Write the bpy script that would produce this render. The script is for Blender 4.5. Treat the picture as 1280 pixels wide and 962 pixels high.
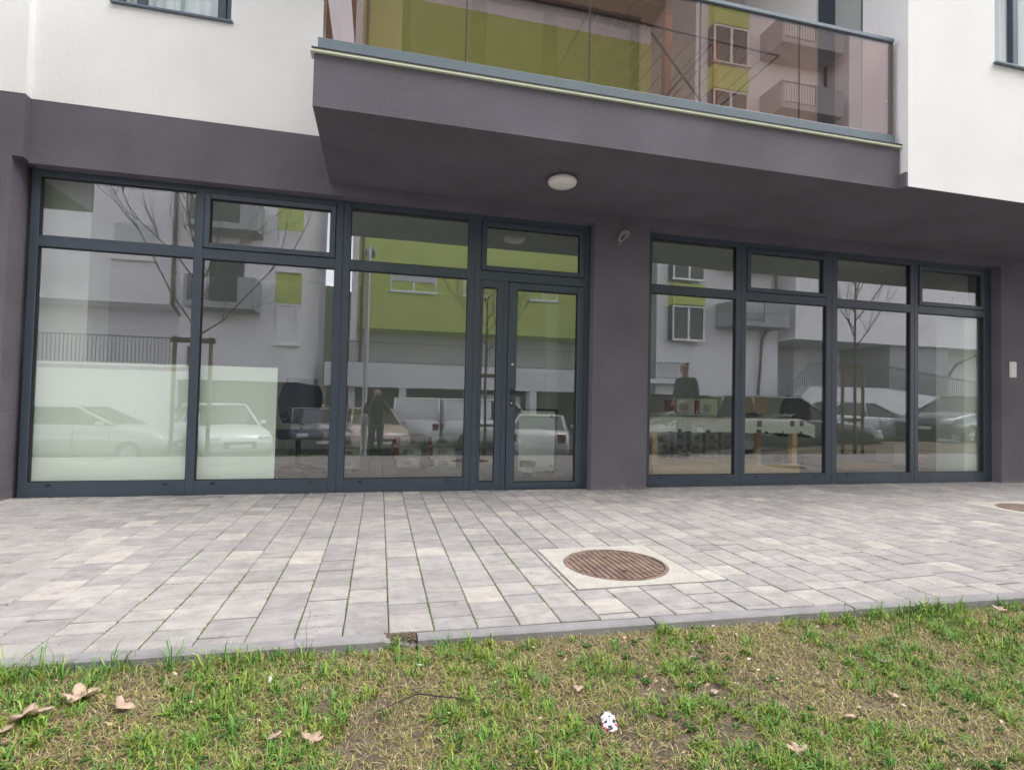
import bpy, bmesh, math, random
import numpy as np
from mathutils import Vector, Matrix
R = math.radians
rnd = random.Random(7)
for o in list(bpy.data.objects): bpy.data.objects.remove(o)
S = bpy.context.scene
COL = S.collection

# ------------------------------------------------------------------ camera
cd = bpy.data.cameras.new("camera"); cam = bpy.data.objects.new("camera", cd); COL.objects.link(cam)
cd.sensor_width = 36; cd.lens = 678.5/1280*36; cd.clip_start = 0.02; cd.clip_end = 1500
ax_r = Vector((0.97136111, -0.23650368, 0.02288258)); ax_u = Vector((-0.02907489, -0.02272787, 0.99931882)); ax_f = Vector((0.23582251, 0.97136474, 0.02895329))
M = Matrix((ax_r, ax_u, -ax_f)).transposed().to_4x4(); M.translation = Vector((0, -5.5233, 0.927)); cam.matrix_world = M
S.camera = cam
S.render.resolution_x = 1024; S.render.resolution_y = 769

# ------------------------------------------------------------------ sky and sun
w = bpy.data.worlds.new("World"); S.world = w; w.use_nodes = True
nt = w.node_tree; bg = nt.nodes['Background']
sky = nt.nodes.new('ShaderNodeTexSky'); sky.sky_type = 'NISHITA'; sky.sun_disc = False
SUN_EL, SUN_ROT = R(56), R(115)
sky.sun_elevation = SUN_EL; sky.sun_rotation = SUN_ROT; sky.air_density = 1.0; sky.dust_density = 0.6; sky.ozone_density = 1.0
bw = nt.nodes.new('ShaderNodeRGBToBW'); mx = nt.nodes.new('ShaderNodeMix'); mx.data_type = 'RGBA'; mx.inputs[0].default_value = 0.88
tn = nt.nodes.new('ShaderNodeMix'); tn.data_type = 'RGBA'; tn.blend_type = 'MULTIPLY'; tn.inputs[0].default_value = 1; tn.inputs[7].default_value = (0.995, 0.97, 0.99, 1)
nt.links.new(sky.outputs[0], bw.inputs[0]); nt.links.new(sky.outputs[0], mx.inputs[6]); nt.links.new(bw.outputs[0], mx.inputs[7])
nt.links.new(mx.outputs[2], tn.inputs[6]); nt.links.new(tn.outputs[2], bg.inputs[0]); bg.inputs[1].default_value = 0.15
sl = bpy.data.lights.new("sun", 'SUN'); sl.energy = 0.55; sl.angle = R(40); sl.color = (1, 0.97, 0.93)
so = bpy.data.objects.new("sun", sl); COL.objects.link(so)
# direction towards the sun: behind the photographer, a little left
az = SUN_ROT
sd = Vector((math.sin(az)*math.cos(SUN_EL), math.cos(az)*math.cos(SUN_EL), math.sin(SUN_EL)))
so.rotation_euler = sd.to_track_quat('Z', 'Y').to_euler()
S.view_settings.view_transform = 'Standard'; S.view_settings.look = 'None'; S.view_settings.gamma = 1
S.view_settings.use_curve_mapping = False; S.view_settings.exposure = 2.55
S.render.engine = 'CYCLES'; S.cycles.max_bounces = 10; S.cycles.transparent_max_bounces = 24; S.cycles.glossy_bounces = 5; S.cycles.diffuse_bounces = 5

# ------------------------------------------------------------------ materials
def nodes(name):
    m = bpy.data.materials.new(name); m.use_nodes = True; t = m.node_tree
    return m, t, t.nodes['Principled BSDF']
def N(t, k, **kw):
    n = t.nodes.new(k)
    for a, b in kw.items(): setattr(n, a, b)
    return n
def mat(name, col, rough=0.8, var=0.0, scale=6, bump=0.0, bscale=60, stretch=(1, 1, 1), metal=0, spec=0.5, stain=0.0, emit=0, coat=0, col2=None, objrand=0.0, dist=0.01):
    m, t, b = nodes(name)
    b.inputs['Roughness'].default_value = rough; b.inputs['Metallic'].default_value = metal; b.inputs['Specular IOR Level'].default_value = spec
    if coat: b.inputs['Coat Weight'].default_value = coat
    c = (*col, 1)
    tc = N(t, 'ShaderNodeTexCoord'); mp = N(t, 'ShaderNodeMapping'); mp.inputs['Scale'].default_value = stretch
    t.links.new(tc.outputs['Object'], mp.inputs[0])
    if var or col2:
        n = N(t, 'ShaderNodeTexNoise'); n.inputs['Scale'].default_value = scale; n.inputs['Detail'].default_value = 6; n.inputs['Roughness'].default_value = .65
        t.links.new(mp.outputs[0], n.inputs[0])
        r = N(t, 'ShaderNodeValToRGB'); r.color_ramp.elements[0].position = .32; r.color_ramp.elements[1].position = .68
        a = tuple(x*(1-var) for x in col); z = col2 if col2 else tuple(min(1, x*(1+var)) for x in col)
        r.color_ramp.elements[0].color = (*a, 1); r.color_ramp.elements[1].color = (*z, 1)
        t.links.new(n.outputs[0], r.inputs[0]); out = r.outputs[0]
        if stain:
            n2 = N(t, 'ShaderNodeTexNoise'); n2.inputs['Scale'].default_value = scale*.23; n2.inputs['Detail'].default_value = 4
            t.links.new(mp.outputs[0], n2.inputs[0])
            mr = N(t, 'ShaderNodeMapRange'); mr.inputs[1].default_value = .35; mr.inputs[2].default_value = .7; mr.inputs[3].default_value = 1-stain; mr.inputs[4].default_value = 1+stain*.3
            t.links.new(n2.outputs[0], mr.inputs[0])
            mm = N(t, 'ShaderNodeVectorMath', operation='SCALE'); t.links.new(out, mm.inputs[0]); t.links.new(mr.outputs[0], mm.inputs['Scale']); out = mm.outputs[0]
        if objrand:
            oi = N(t, 'ShaderNodeObjectInfo'); mr = N(t, 'ShaderNodeMapRange'); mr.inputs[3].default_value = 1-objrand; mr.inputs[4].default_value = 1+objrand
            t.links.new(oi.outputs['Random'], mr.inputs[0])
            mm = N(t, 'ShaderNodeVectorMath', operation='SCALE'); t.links.new(out, mm.inputs[0]); t.links.new(mr.outputs[0], mm.inputs['Scale']); out = mm.outputs[0]
        t.links.new(out, b.inputs[0])
    else: b.inputs[0].default_value = c
    if bump:
        n = N(t, 'ShaderNodeTexNoise'); n.inputs['Scale'].default_value = bscale; n.inputs['Detail'].default_value = 5; n.inputs['Roughness'].default_value = .7
        t.links.new(mp.outputs[0], n.inputs[0])
        bp = N(t, 'ShaderNodeBump'); bp.inputs['Strength'].default_value = bump; bp.inputs['Distance'].default_value = dist
        t.links.new(n.outputs[0], bp.inputs['Height']); t.links.new(bp.outputs[0], b.inputs['Normal'])
    return m
def glass(name, tint, r0, wobble=0.0, rough=0.0, dirt=0.0):
    m = bpy.data.materials.new(name); m.use_nodes = True; t = m.node_tree; t.nodes.clear()
    o = N(t, 'ShaderNodeOutputMaterial'); tr = N(t, 'ShaderNodeBsdfTransparent'); tr.inputs[0].default_value = (*tint, 1)
    gl = N(t, 'ShaderNodeBsdfGlossy'); gl.inputs['Roughness'].default_value = rough; gl.inputs[0].default_value = (.97, .965, .99, 1)
    fr = N(t, 'ShaderNodeFresnel'); ge = N(t, 'ShaderNodeNewGeometry'); ir = N(t, 'ShaderNodeMapRange'); ir.inputs[3].default_value = 1.45; ir.inputs[4].default_value = 1/1.45
    t.links.new(ge.outputs['Backfacing'], ir.inputs[0]); t.links.new(ir.outputs[0], fr.inputs[0])     # the far face of a pane reflects like the near one
    ad = N(t, 'ShaderNodeMath', operation='MULTIPLY_ADD', use_clamp=True); ad.inputs[1].default_value = 1.0; ad.inputs[2].default_value = r0-.035
    t.links.new(fr.outputs[0], ad.inputs[0])
    mx = N(t, 'ShaderNodeMixShader'); t.links.new(ad.outputs[0], mx.inputs[0]); t.links.new(tr.outputs[0], mx.inputs[1]); t.links.new(gl.outputs[0], mx.inputs[2])
    out = mx.outputs[0]
    if wobble:
        tc = N(t, 'ShaderNodeTexCoord'); n = N(t, 'ShaderNodeTexNoise'); n.inputs['Scale'].default_value = 1.3; n.inputs['Detail'].default_value = 1
        t.links.new(tc.outputs['Object'], n.inputs[0]); bp = N(t, 'ShaderNodeBump'); bp.inputs['Strength'].default_value = wobble; bp.inputs['Distance'].default_value = .004
        t.links.new(n.outputs[0], bp.inputs['Height']); t.links.new(bp.outputs[0], gl.inputs['Normal'])
    if dirt:
        tc = N(t, 'ShaderNodeTexCoord'); n = N(t, 'ShaderNodeTexNoise'); n.inputs['Scale'].default_value = 3; n.inputs['Detail'].default_value = 7
        t.links.new(tc.outputs['Object'], n.inputs[0]); mr = N(t, 'ShaderNodeMapRange'); mr.inputs[1].default_value = .4; mr.inputs[2].default_value = .8; mr.inputs[4].default_value = dirt; mr.inputs[3].default_value = dirt*.25
        t.links.new(n.outputs[0], mr.inputs[0]); df = N(t, 'ShaderNodeBsdfDiffuse'); df.inputs[0].default_value = (.6, .62, .6, 1)
        m2 = N(t, 'ShaderNodeMixShader'); t.links.new(mr.outputs[0], m2.inputs[0]); t.links.new(out, m2.inputs[1]); t.links.new(df.outputs[0], m2.inputs[2]); out = m2.outputs[0]
    t.links.new(out, o.inputs[0])
    return m

def plaster(name, col, var=.05, bump=.55):
    """trowelled facade plaster: fine grain with short dragged strokes"""
    m, t, b = nodes(name); b.inputs['Roughness'].default_value = .95; b.inputs['Specular IOR Level'].default_value = .2
    tc = N(t, 'ShaderNodeTexCoord'); mp = N(t, 'ShaderNodeMapping'); mp.inputs['Scale'].default_value = (1, 1, 3.0)
    t.links.new(tc.outputs['Object'], mp.inputs[0])
    n1 = N(t, 'ShaderNodeTexNoise'); n1.inputs['Scale'].default_value = 55; n1.inputs['Detail'].default_value = 5; n1.inputs['Roughness'].default_value = .7; t.links.new(mp.outputs[0], n1.inputs[0])
    n2 = N(t, 'ShaderNodeTexNoise'); n2.inputs['Scale'].default_value = 1.7; n2.inputs['Detail'].default_value = 6; t.links.new(tc.outputs['Object'], n2.inputs[0])
    n3 = N(t, 'ShaderNodeTexNoise'); n3.inputs['Scale'].default_value = 260; n3.inputs['Detail'].default_value = 2; t.links.new(tc.outputs['Object'], n3.inputs[0])
    ad = N(t, 'ShaderNodeMath', operation='MULTIPLY_ADD'); ad.inputs[1].default_value = .45; t.links.new(n3.outputs[0], ad.inputs[0]); t.links.new(n1.outputs[0], ad.inputs[2])
    bp = N(t, 'ShaderNodeBump'); bp.inputs['Strength'].default_value = bump; bp.inputs['Distance'].default_value = .011
    t.links.new(ad.outputs[0], bp.inputs['Height']); t.links.new(bp.outputs[0], b.inputs['Normal'])
    r = N(t, 'ShaderNodeValToRGB'); r.color_ramp.elements[0].position = .35; r.color_ramp.elements[1].position = .7
    r.color_ramp.elements[0].color = tuple(x*(1-var) for x in col)+(1,); r.color_ramp.elements[1].color = tuple(min(1, x*(1+var)) for x in col)+(1,)
    t.links.new(n2.outputs[0], r.inputs[0])
    r2 = N(t, 'ShaderNodeMapRange'); r2.inputs[1].default_value = .3; r2.inputs[2].default_value = .7; r2.inputs[3].default_value = 1-var; r2.inputs[4].default_value = 1+var
    t.links.new(n1.outputs[0], r2.inputs[0]); mm = N(t, 'ShaderNodeVectorMath', operation='SCALE'); t.links.new(r.outputs[0], mm.inputs[0]); t.links.new(r2.outputs[0], mm.inputs['Scale'])
    # pale dust and splashes along the foot of the wall
    sp = N(t, 'ShaderNodeSeparateXYZ'); t.links.new(tc.outputs['Object'], sp.inputs[0])
    n4 = N(t, 'ShaderNodeTexNoise'); n4.inputs['Scale'].default_value = 9; n4.inputs['Detail'].default_value = 6; n4.inputs['Roughness'].default_value = .75; t.links.new(tc.outputs['Object'], n4.inputs[0])
    hh = N(t, 'ShaderNodeMath', operation='MULTIPLY_ADD'); hh.inputs[1].default_value = -3.2; hh.inputs[2].default_value = .12; t.links.new(sp.outputs[2], hh.inputs[0])
    sm = N(t, 'ShaderNodeMath', operation='ADD'); t.links.new(hh.outputs[0], sm.inputs[0]); t.links.new(n4.outputs[0], sm.inputs[1])
    dr_ = N(t, 'ShaderNodeMapRange'); dr_.inputs[1].default_value = .46; dr_.inputs[2].default_value = .72; dr_.inputs[3].default_value = 0; dr_.inputs[4].default_value = .55; t.links.new(sm.outputs[0], dr_.inputs[0])
    mxd = N(t, 'ShaderNodeMix', data_type='RGBA'); mxd.inputs[7].default_value = (.30, .28, .27, 1); t.links.new(dr_.outputs[0], mxd.inputs[0]); t.links.new(mm.outputs[0], mxd.inputs[6])
    t.links.new(mxd.outputs[2], b.inputs[0])
    return m

def paver_mat(name, island):
    m, t, b = nodes(name); b.inputs['Roughness'].default_value = .85; b.inputs['Specular IOR Level'].default_value = .3
    if island: g = N(t, 'ShaderNodeNewGeometry'); rv = g.outputs['Random Per Island']
    else: g = N(t, 'ShaderNodeObjectInfo'); rv = g.outputs['Random']
    r = N(t, 'ShaderNodeValToRGB'); e = r.color_ramp.elements
    e[0].position = 0; e[0].color = (.27, .258, .262, 1); e[1].position = 1; e[1].color = (.43, .41, .385, 1)
    for p, c in ((.25, (.325, .312, .315)), (.45, (.29, .28, .286)), (.62, (.365, .345, .338)), (.78, (.33, .317, .32)), (.95, (.385, .365, .35))):
        q = e.new(p); q.color = (*c, 1)
    t.links.new(rv, r.inputs[0])
    for q in e: q.color = (q.color[0]*1.0, q.color[1]*.985, q.color[2]*.935, 1)
    g2 = N(t, 'ShaderNodeNewGeometry'); mp = N(t, 'ShaderNodeMapping'); mp.inputs['Scale'].default_value = (5, 7, 5); t.links.new(g2.outputs['Position'], mp.inputs[0])
    n1 = N(t, 'ShaderNodeTexNoise'); n1.inputs['Scale'].default_value = 1.6; n1.inputs['Detail'].default_value = 7; n1.inputs['Roughness'].default_value = .7; t.links.new(mp.outputs[0], n1.inputs[0])
    m1 = N(t, 'ShaderNodeMapRange'); m1.inputs[1].default_value = .3; m1.inputs[2].default_value = .75; m1.inputs[3].default_value = .80; m1.inputs[4].default_value = 1.38; t.links.new(n1.outputs[0], m1.inputs[0])
    v = N(t, 'ShaderNodeVectorMath', operation='SCALE'); t.links.new(r.outputs[0], v.inputs[0]); t.links.new(m1.outputs[0], v.inputs['Scale'])
    n3 = N(t, 'ShaderNodeTexNoise'); n3.inputs['Scale'].default_value = 420; n3.inputs['Detail'].default_value = 2; t.links.new(g2.outputs['Position'], n3.inputs[0])
    m3 = N(t, 'ShaderNodeMapRange'); m3.inputs[1].default_value = .3; m3.inputs[2].default_value = .7; m3.inputs[3].default_value = .88; m3.inputs[4].default_value = 1.12; t.links.new(n3.outputs[0], m3.inputs[0])
    v2 = N(t, 'ShaderNodeVectorMath', operation='SCALE'); t.links.new(v.outputs[0], v2.inputs[0]); t.links.new(m3.outputs[0], v2.inputs['Scale'])
    n5 = N(t, 'ShaderNodeTexNoise'); n5.inputs['Scale'].default_value = .9; n5.inputs['Detail'].default_value = 5; t.links.new(g2.outputs['Position'], n5.inputs[0])
    m5 = N(t, 'ShaderNodeMapRange'); m5.inputs[1].default_value = .3; m5.inputs[2].default_value = .7; m5.inputs[3].default_value = .88; m5.inputs[4].default_value = 1.1; t.links.new(n5.outputs[0], m5.inputs[0])
    n6 = N(t, 'ShaderNodeTexNoise'); n6.inputs['Scale'].default_value = 13; n6.inputs['Detail'].default_value = 3; t.links.new(g2.outputs['Position'], n6.inputs[0])
    m6 = N(t, 'ShaderNodeMapRange'); m6.inputs[1].default_value = .66; m6.inputs[2].default_value = .74; m6.inputs[3].default_value = 1; m6.inputs[4].default_value = .80; t.links.new(n6.outputs[0], m6.inputs[0])
    m7 = N(t, 'ShaderNodeMath', operation='MULTIPLY'); t.links.new(m5.outputs[0], m7.inputs[0]); t.links.new(m6.outputs[0], m7.inputs[1])
    v3 = N(t, 'ShaderNodeVectorMath', operation='SCALE'); t.links.new(v2.outputs[0], v3.inputs[0]); t.links.new(m7.outputs[0], v3.inputs['Scale'])
    t.links.new(v3.outputs[0], b.inputs[0])
    bp = N(t, 'ShaderNodeBump'); bp.inputs['Strength'].default_value = .35; bp.inputs['Distance'].default_value = .003; t.links.new(n3.outputs[0], bp.inputs['Height']); t.links.new(bp.outputs[0], b.inputs['Normal'])
    return m

def attr_mat(name, rough=.6, trans=.0):
    m, t, b = nodes(name); a = N(t, 'ShaderNodeAttribute', attribute_name='tint'); b.inputs['Roughness'].default_value = rough; b.inputs['Specular IOR Level'].default_value = .25
    t.links.new(a.outputs['Color'], b.inputs[0])
    return m

K = dict(
 dark=plaster('dark_plaster', (.168, .158, .184), .10, .9),
 white=plaster('white_plaster', (.86, .855, .85), .03, .5),
 frame=mat('anthracite_aluminium', (.052, .069, .092), .40, var=.08, scale=3, bump=.05, bscale=300, metal=0, spec=.5),
 frame_d=mat('black_gasket', (.012, .013, .016), .6),
 rail=mat('grey_blue_aluminium', (.135, .17, .205), .38, var=.06, scale=4, metal=.2),
 strip=mat('pale_drip_strip', (.75, .80, .62), .5),
 pane=glass('shop_glass', (.96, .985, .965), .138, wobble=.08, dirt=.018),
 bronze=glass('bronze_glass', (.68, .565, .50), .145, dirt=.015),
 farpane=glass('window_glass', (.95, .98, .97), .12),
 lamp=mat('opal_glass', (.86, .82, .82), .35),
 black=mat('black_plastic', (.012, .012, .014), .4),
 steel=mat('brushed_steel', (.55, .55, .56), .35, metal=.9),
 plate=mat('pale_plastic', (.62, .66, .6), .5),
 cable=mat('grey_cable', (.42, .40, .38), .6),
 redw=mat('red_wire', (.35, .03, .03), .5),
 bed=mat('joint_sand', (.045, .043, .035), .95, col2=(.075, .12, .02), var=.3, scale=5, bump=.5, bscale=90),
 paver=paver_mat('paver_concrete', False), paver2=paver_mat('paver_concrete_far', True),
 kerb=mat('kerb_concrete', (.27, .26, .262), .9, var=.16, scale=9, bump=.4, bscale=160, stain=.15, dist=.004),
 collar=mat('washed_concrete', (.50, .475, .42), .95, var=.12, scale=60, bump=.8, bscale=170, dist=.006, stain=.12),
 rust=mat('rusty_cast_iron', (.20, .125, .11), .7, var=.3, scale=9, bump=.3, bscale=160, col2=(.33, .24, .18)),
 soil=mat('soil', (.13, .095, .062), .98, var=.3, scale=22, bump=1.0, bscale=60, col2=(.22, .175, .12), dist=.02),
 asphalt=mat('asphalt', (.075, .075, .08), .9, var=.2, scale=2, bump=.4, bscale=200, stain=.2),
 line=mat('road_paint', (.6, .6, .58), .8, var=.1, scale=20),
 intwall=mat('interior_paint', (.60, .61, .585), .9, var=.03, scale=2),
 intceil=mat('interior_ceiling_board', (.74, .77, .72), .9, var=.08, scale=1.2),
 intfloor=mat('screed', (.29, .28, .265), .8, var=.15, scale=2, stain=.2),
 board=mat('protective_sheet', (.90, .95, .86), .75, var=.02, scale=3),
 wood=mat('raw_pine', (.55, .34, .17), .7, var=.15, scale=5, stretch=(1, 8, 8), bump=.1, bscale=40),
 tablewood=mat('planed_pine', (.80, .56, .32), .6, var=.1, scale=5, stretch=(1, 8, 8)),
 redwood=mat('orange_pine', (.46, .25, .16), .7, var=.15, scale=5, stretch=(8, 8, 1)),
 card_r=mat('red_carton', (.33, .09, .08), .8, var=.1), card_w=mat('white_carton', (.62, .60, .57), .8, var=.1, scale=9), card=mat('brown_carton', (.42, .31, .17), .85, var=.1),
 grp=mat('grey_print', (.42, .38, .38), .8), navy=mat('navy_fabric', (.03, .045, .08), .8, var=.15, bump=.2, bscale=200),
 bwhite=plaster('neighbour_white_plaster', (.82, .80, .83), .04, .2), bgreen=plaster('green_plaster', (.50, .57, .17), .05, .2), bgrey=plaster('neighbour_grey_plaster', (.35, .35, .37), .05, .2),
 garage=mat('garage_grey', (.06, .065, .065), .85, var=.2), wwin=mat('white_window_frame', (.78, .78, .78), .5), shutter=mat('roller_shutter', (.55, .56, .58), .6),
 brown=mat('brown_gutter', (.14, .10, .10), .5), ironrail=mat('dark_railing', (.05, .05, .055), .5), tile=mat('roof_tile', (.28, .12, .08), .85, var=.25, scale=6),
 hill=mat('wooded_hill', (.03, .05, .025), .95, var=.5, scale=.6, bump=1, bscale=2, dist=.5), bark=mat('bark', (.11, .095, .08), .9, var=.3, scale=20, bump=.5, bscale=60), stake=mat('weathered_stake', (.16, .11, .07), .85, var=.2, scale=12),
 skin=mat('skin', (.50, .32, .25), .6), jacket=mat('green_jacket_cloth', (.05, .075, .065), .85, var=.15, bump=.3, bscale=80), jeans=mat('dark_denim', (.045, .055, .08), .9, var=.15, bump=.3, bscale=120),
 coat=mat('dark_coat_cloth', (.022, .024, .03), .85, var=.15, bump=.3, bscale=80), hair=mat('dark_hair', (.02, .015, .012), .6, bump=.6, bscale=120), shoe=mat('black_leather', (.015, .015, .016), .5),
 tyre=mat('tyre_rubber', (.02, .02, .02), .85), rim=mat('alloy_rim', (.5, .5, .52), .3, metal=.8), carglass=mat('car_glass', (.015, .02, .022), .05, spec=.9), dimpane=mat('neighbour_window_glass', (.05, .06, .06), .25, spec=.35), headl=mat('headlight_lens', (.7, .72, .75), .15, spec=.8), taill=mat('tail_light_lens', (.16, .015, .015), .2), plate_w=mat('number_plate', (.7, .7, .7), .5),
 grass=attr_mat('grass_blade', .55), leafm=mat('dead_leaf', (.40, .27, .20), .8, var=.25, scale=30, col2=(.55, .41, .31), bump=.3, bscale=90, dist=.003), twig=mat('dark_twig', (.05, .035, .03), .8), paper=mat('white_paper', (.78, .78, .76), .7),
 curtain=mat('sheer_curtain', (.70, .75, .76), .9), blind=mat('pale_blind', (.42, .46, .44), .7), galv=mat('galvanised_steel', (.33, .34, .35), .45, metal=.5), yellow=mat('yellow_plastic', (.6, .42, .02), .5),
)

# ------------------------------------------------------------------ mesh helpers
class MB:
    def __init__(s): s.v = []; s.f = []; s.sm = []; s.mi = []; s.cur = 0
    def add(s, vs, fs, smooth=False):
        b = len(s.v); s.v += [tuple(v) for v in vs]
        for f in fs: s.f.append([b+i for i in f]); s.sm.append(smooth); s.mi.append(s.cur)
    def box(s, x0, x1, y0, y1, z0, z1, bev=0.0, M=None):
        if x0 > x1: x0, x1 = x1, x0
        if y0 > y1: y0, y1 = y1, y0
        if z0 > z1: z0, z1 = z1, z0
        b = min(bev, (x1-x0)*.3, (y1-y0)*.3, (z1-z0)*.3)
        if b <= 0:
            vs = [(x, y, z) for x in (x0, x1) for y in (y0, y1) for z in (z0, z1)]
            fs = [(0, 1, 3, 2), (4, 6, 7, 5), (0, 4, 5, 1), (2, 3, 7, 6), (0, 2, 6, 4), (1, 5, 7, 3)]
        else:
            # chamfered box: 24 vertices
            vs = []; idx = {}
            for i, x in enumerate((x0, x1)):
                for j, y in enumerate((y0, y1)):
                    for k, z in enumerate((z0, z1)):
                        sx, sy, sz = (b if i == 0 else -b), (b if j == 0 else -b), (b if k == 0 else -b)
                        idx[i, j, k, 0] = len(vs); vs.append((x, y+sy, z+sz))
                        idx[i, j, k, 1] = len(vs); vs.append((x+sx, y, z+sz))
                        idx[i, j, k, 2] = len(vs); vs.append((x+sx, y+sy, z))
            fs = []
            for i in (0, 1):
                fs.append([idx[i, 0, 0, 0], idx[i, 0, 1, 0], idx[i, 1, 1, 0], idx[i, 1, 0, 0]] if i == 0 else [idx[i, 0, 0, 0], idx[i, 1, 0, 0], idx[i, 1, 1, 0], idx[i, 0, 1, 0]])
                fs.append([idx[0, i, 0, 1], idx[1, i, 0, 1], idx[1, i, 1, 1], idx[0, i, 1, 1]] if i == 0 else [idx[0, i, 0, 1], idx[0, i, 1, 1], idx[1, i, 1, 1], idx[1, i, 0, 1]])
                fs.append([idx[0, 0, i, 2], idx[0, 1, i, 2], idx[1, 1, i, 2], idx[1, 0, i, 2]] if i == 0 else [idx[0, 0, i, 2], idx[1, 0, i, 2], idx[1, 1, i, 2], idx[0, 1, i, 2]])
            for a in (0, 1):
                for c in (0, 1):
                    fs.append([idx[a, c, 0, 0], idx[a, c, 1, 0], idx[a, c, 1, 1], idx[a, c, 0, 1]])
                    fs.append([idx[a, 0, c, 0], idx[a, 1, c, 0], idx[a, 1, c, 2], idx[a, 0, c, 2]])
                    fs.append([idx[0, a, c, 1], idx[1, a, c, 1], idx[1, a, c, 2], idx[0, a, c, 2]])
                    for d in (0, 1): fs.append([idx[a, c, d, 0], idx[a, c, d, 1], idx[a, c, d, 2]])
        if M is not None: vs = [tuple(M @ Vector(v)) for v in vs]
        s.add(vs, fs); return s
    def tube(s, pts, r, n=8, caps=True, smooth=True):
        pts = [Vector(p) for p in pts]; rs = r if isinstance(r, (list, tuple)) else [r]*len(pts)
        vs = []; fs = []; up = None
        for i, p in enumerate(pts):
            d = (pts[min(i+1, len(pts)-1)]-pts[max(i-1, 0)]).normalized()
            if up is None: a = Vector((0, 0, 1)) if abs(d.z) < .9 else Vector((1, 0, 0)); up = (a-d*a.dot(d)).normalized()
            else:
                up = (up-d*up.dot(d)); up = up.normalized() if up.length > 1e-6 else d.orthogonal().normalized()
            q = d.cross(up)
            for k in range(n):
                a = 2*math.pi*k/n; vs.append(p+(up*math.cos(a)+q*math.sin(a))*rs[i])
        for i in range(len(pts)-1):
            for k in range(n): fs.append((i*n+k, i*n+(k+1) % n, (i+1)*n+(k+1) % n, (i+1)*n+k))
        s.add(vs, fs, smooth)
        if caps:
            b = len(s.v)-len(vs); s.f.append([b+k for k in range(n)][::-1]); s.sm.append(False); s.mi.append(s.cur)
            s.f.append([b+(len(pts)-1)*n+k for k in range(n)]); s.sm.append(False); s.mi.append(s.cur)
        return s
    def lathe(s, prof, c=(0, 0, 0), n=32, axis='z', smooth=True):
        vs = []; fs = []
        for (r, z) in prof:
            for k in range(n):
                a = 2*math.pi*k/n
                p = (r*math.cos(a), r*math.sin(a), z) if axis == 'z' else (r*math.cos(a), z, r*math.sin(a))
                vs.append((p[0]+c[0], p[1]+c[1], p[2]+c[2]))
        for i in range(len(prof)-1):
            for k in range(n): fs.append((i*n+k, i*n+(k+1) % n, (i+1)*n+(k+1) % n, (i+1)*n+k))
        s.add(vs, fs, smooth); return s
    def build(s, name, m, parent=None, fixn=True):
        me = bpy.data.meshes.new(name); me.from_pydata(s.v, [], s.f)
        ms = m if isinstance(m, (list, tuple)) else [m]
        for q in ms: me.materials.append(q)
        me.polygons.foreach_set('use_smooth', s.sm)
        if len(ms) > 1: me.polygons.foreach_set('material_index', s.mi)
        if fixn:
            b = bmesh.new(); b.from_mesh(me); bmesh.ops.recalc_face_normals(b, faces=b.faces); b.to_mesh(me); b.free()
        me.update()
        o = bpy.data.objects.new(name, me); COL.objects.link(o)
        if parent is not None: o.parent = parent
        return o
def tag(o, label=None, cat=None, group=None, kind=None):
    if label: o['label'] = label
    if cat: o['category'] = cat
    if group: o['group'] = group
    if kind: o['kind'] = kind
    return o
def thing(name, label, cat, loc=(0, 0, 0), rz=0, group=None):
    o = bpy.data.objects.new(name, None); COL.objects.link(o); o.location = loc; o.rotation_euler = (0, 0, rz); o.empty_display_size = .1
    return tag(o, label, cat, group)
def pbox(name, m, parent, *a, bev=0.0): return MB().box(*a, bev=bev).build(name, m, parent)
def copy_tree(o, parent=None):
    c = o.copy(); COL.objects.link(c); c.parent = parent
    for ch in list(o.children): copy_tree(ch, c)
    return c

# ------------------------------------------------------------------ ground
def smooth(a, b, x): t = min(1, max(0, (x-a)/(b-a))); return t*t*(3-2*t)
KI = lambda x: -3.302-.0275*(x)           # inner edge of the kerb (towards the pavers)
KO = lambda x: KI(x)-.062
def prof(y): 
    P = [(-3.3, -.035), (-3.6, -.06), (-5.7, -.345), (-7, -.5), (-9, -.9), (-30, -.85), (-400, -.9)]
    for (a, za), (b, zb) in zip(P, P[1:]):
        if y >= b: return za+(zb-za)*max(0, (y-a)/(b-a))
    return -.9
def zg(x, y):
    return prof(y)+.6*smooth(7, 14, x)*smooth(-4, -8, y)
def ground_sheet(name, xs, ys, m, dz=0, rough=0.0, label=None):
    vs = []; fs = []
    for j, y in enumerate(ys):
        for i, x in enumerate(xs):
            yy = (KO(x) if (j == 0 and name == 'lawn_soil') else y)
            z = zg(x, yy)+dz
            if rough: z += rough*(math.sin(x*7.3+y*3.1)+math.sin(x*3.7-y*8.9)+math.sin(x*17+y*13)*.4)
            vs.append((x, yy, z))
    n = len(xs)
    for j in range(len(ys)-1):
        for i in range(n-1): fs.append((j*n+i, j*n+i+1, (j+1)*n+i+1, (j+1)*n+i))
    b = MB(); b.add(vs, fs, True); o = b.build(name, m); tag(o, label, kind='structure'); 
    return o
lin = lambda a, b, n: [a+(b-a)*i/(n-1) for i in range(n)]
far = MB(); far.add([(-300, -500, -1.3), (300, -500, -1.3), (300, 300, -1.3), (-300, 300, -1.3)], [(0, 1, 2, 3)])
tag(far.build('far_ground', K['soil']), kind='structure')
ground_sheet('lawn_soil', lin(-14, 30, 221), [-3.3]+lin(-3.45, -7.3, 50), K['soil'], 0, .004)
ground_sheet('road', lin(-60, 70, 131), [-7.3]+lin(-7.6, -42, 30), K['asphalt'], .002)
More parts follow.
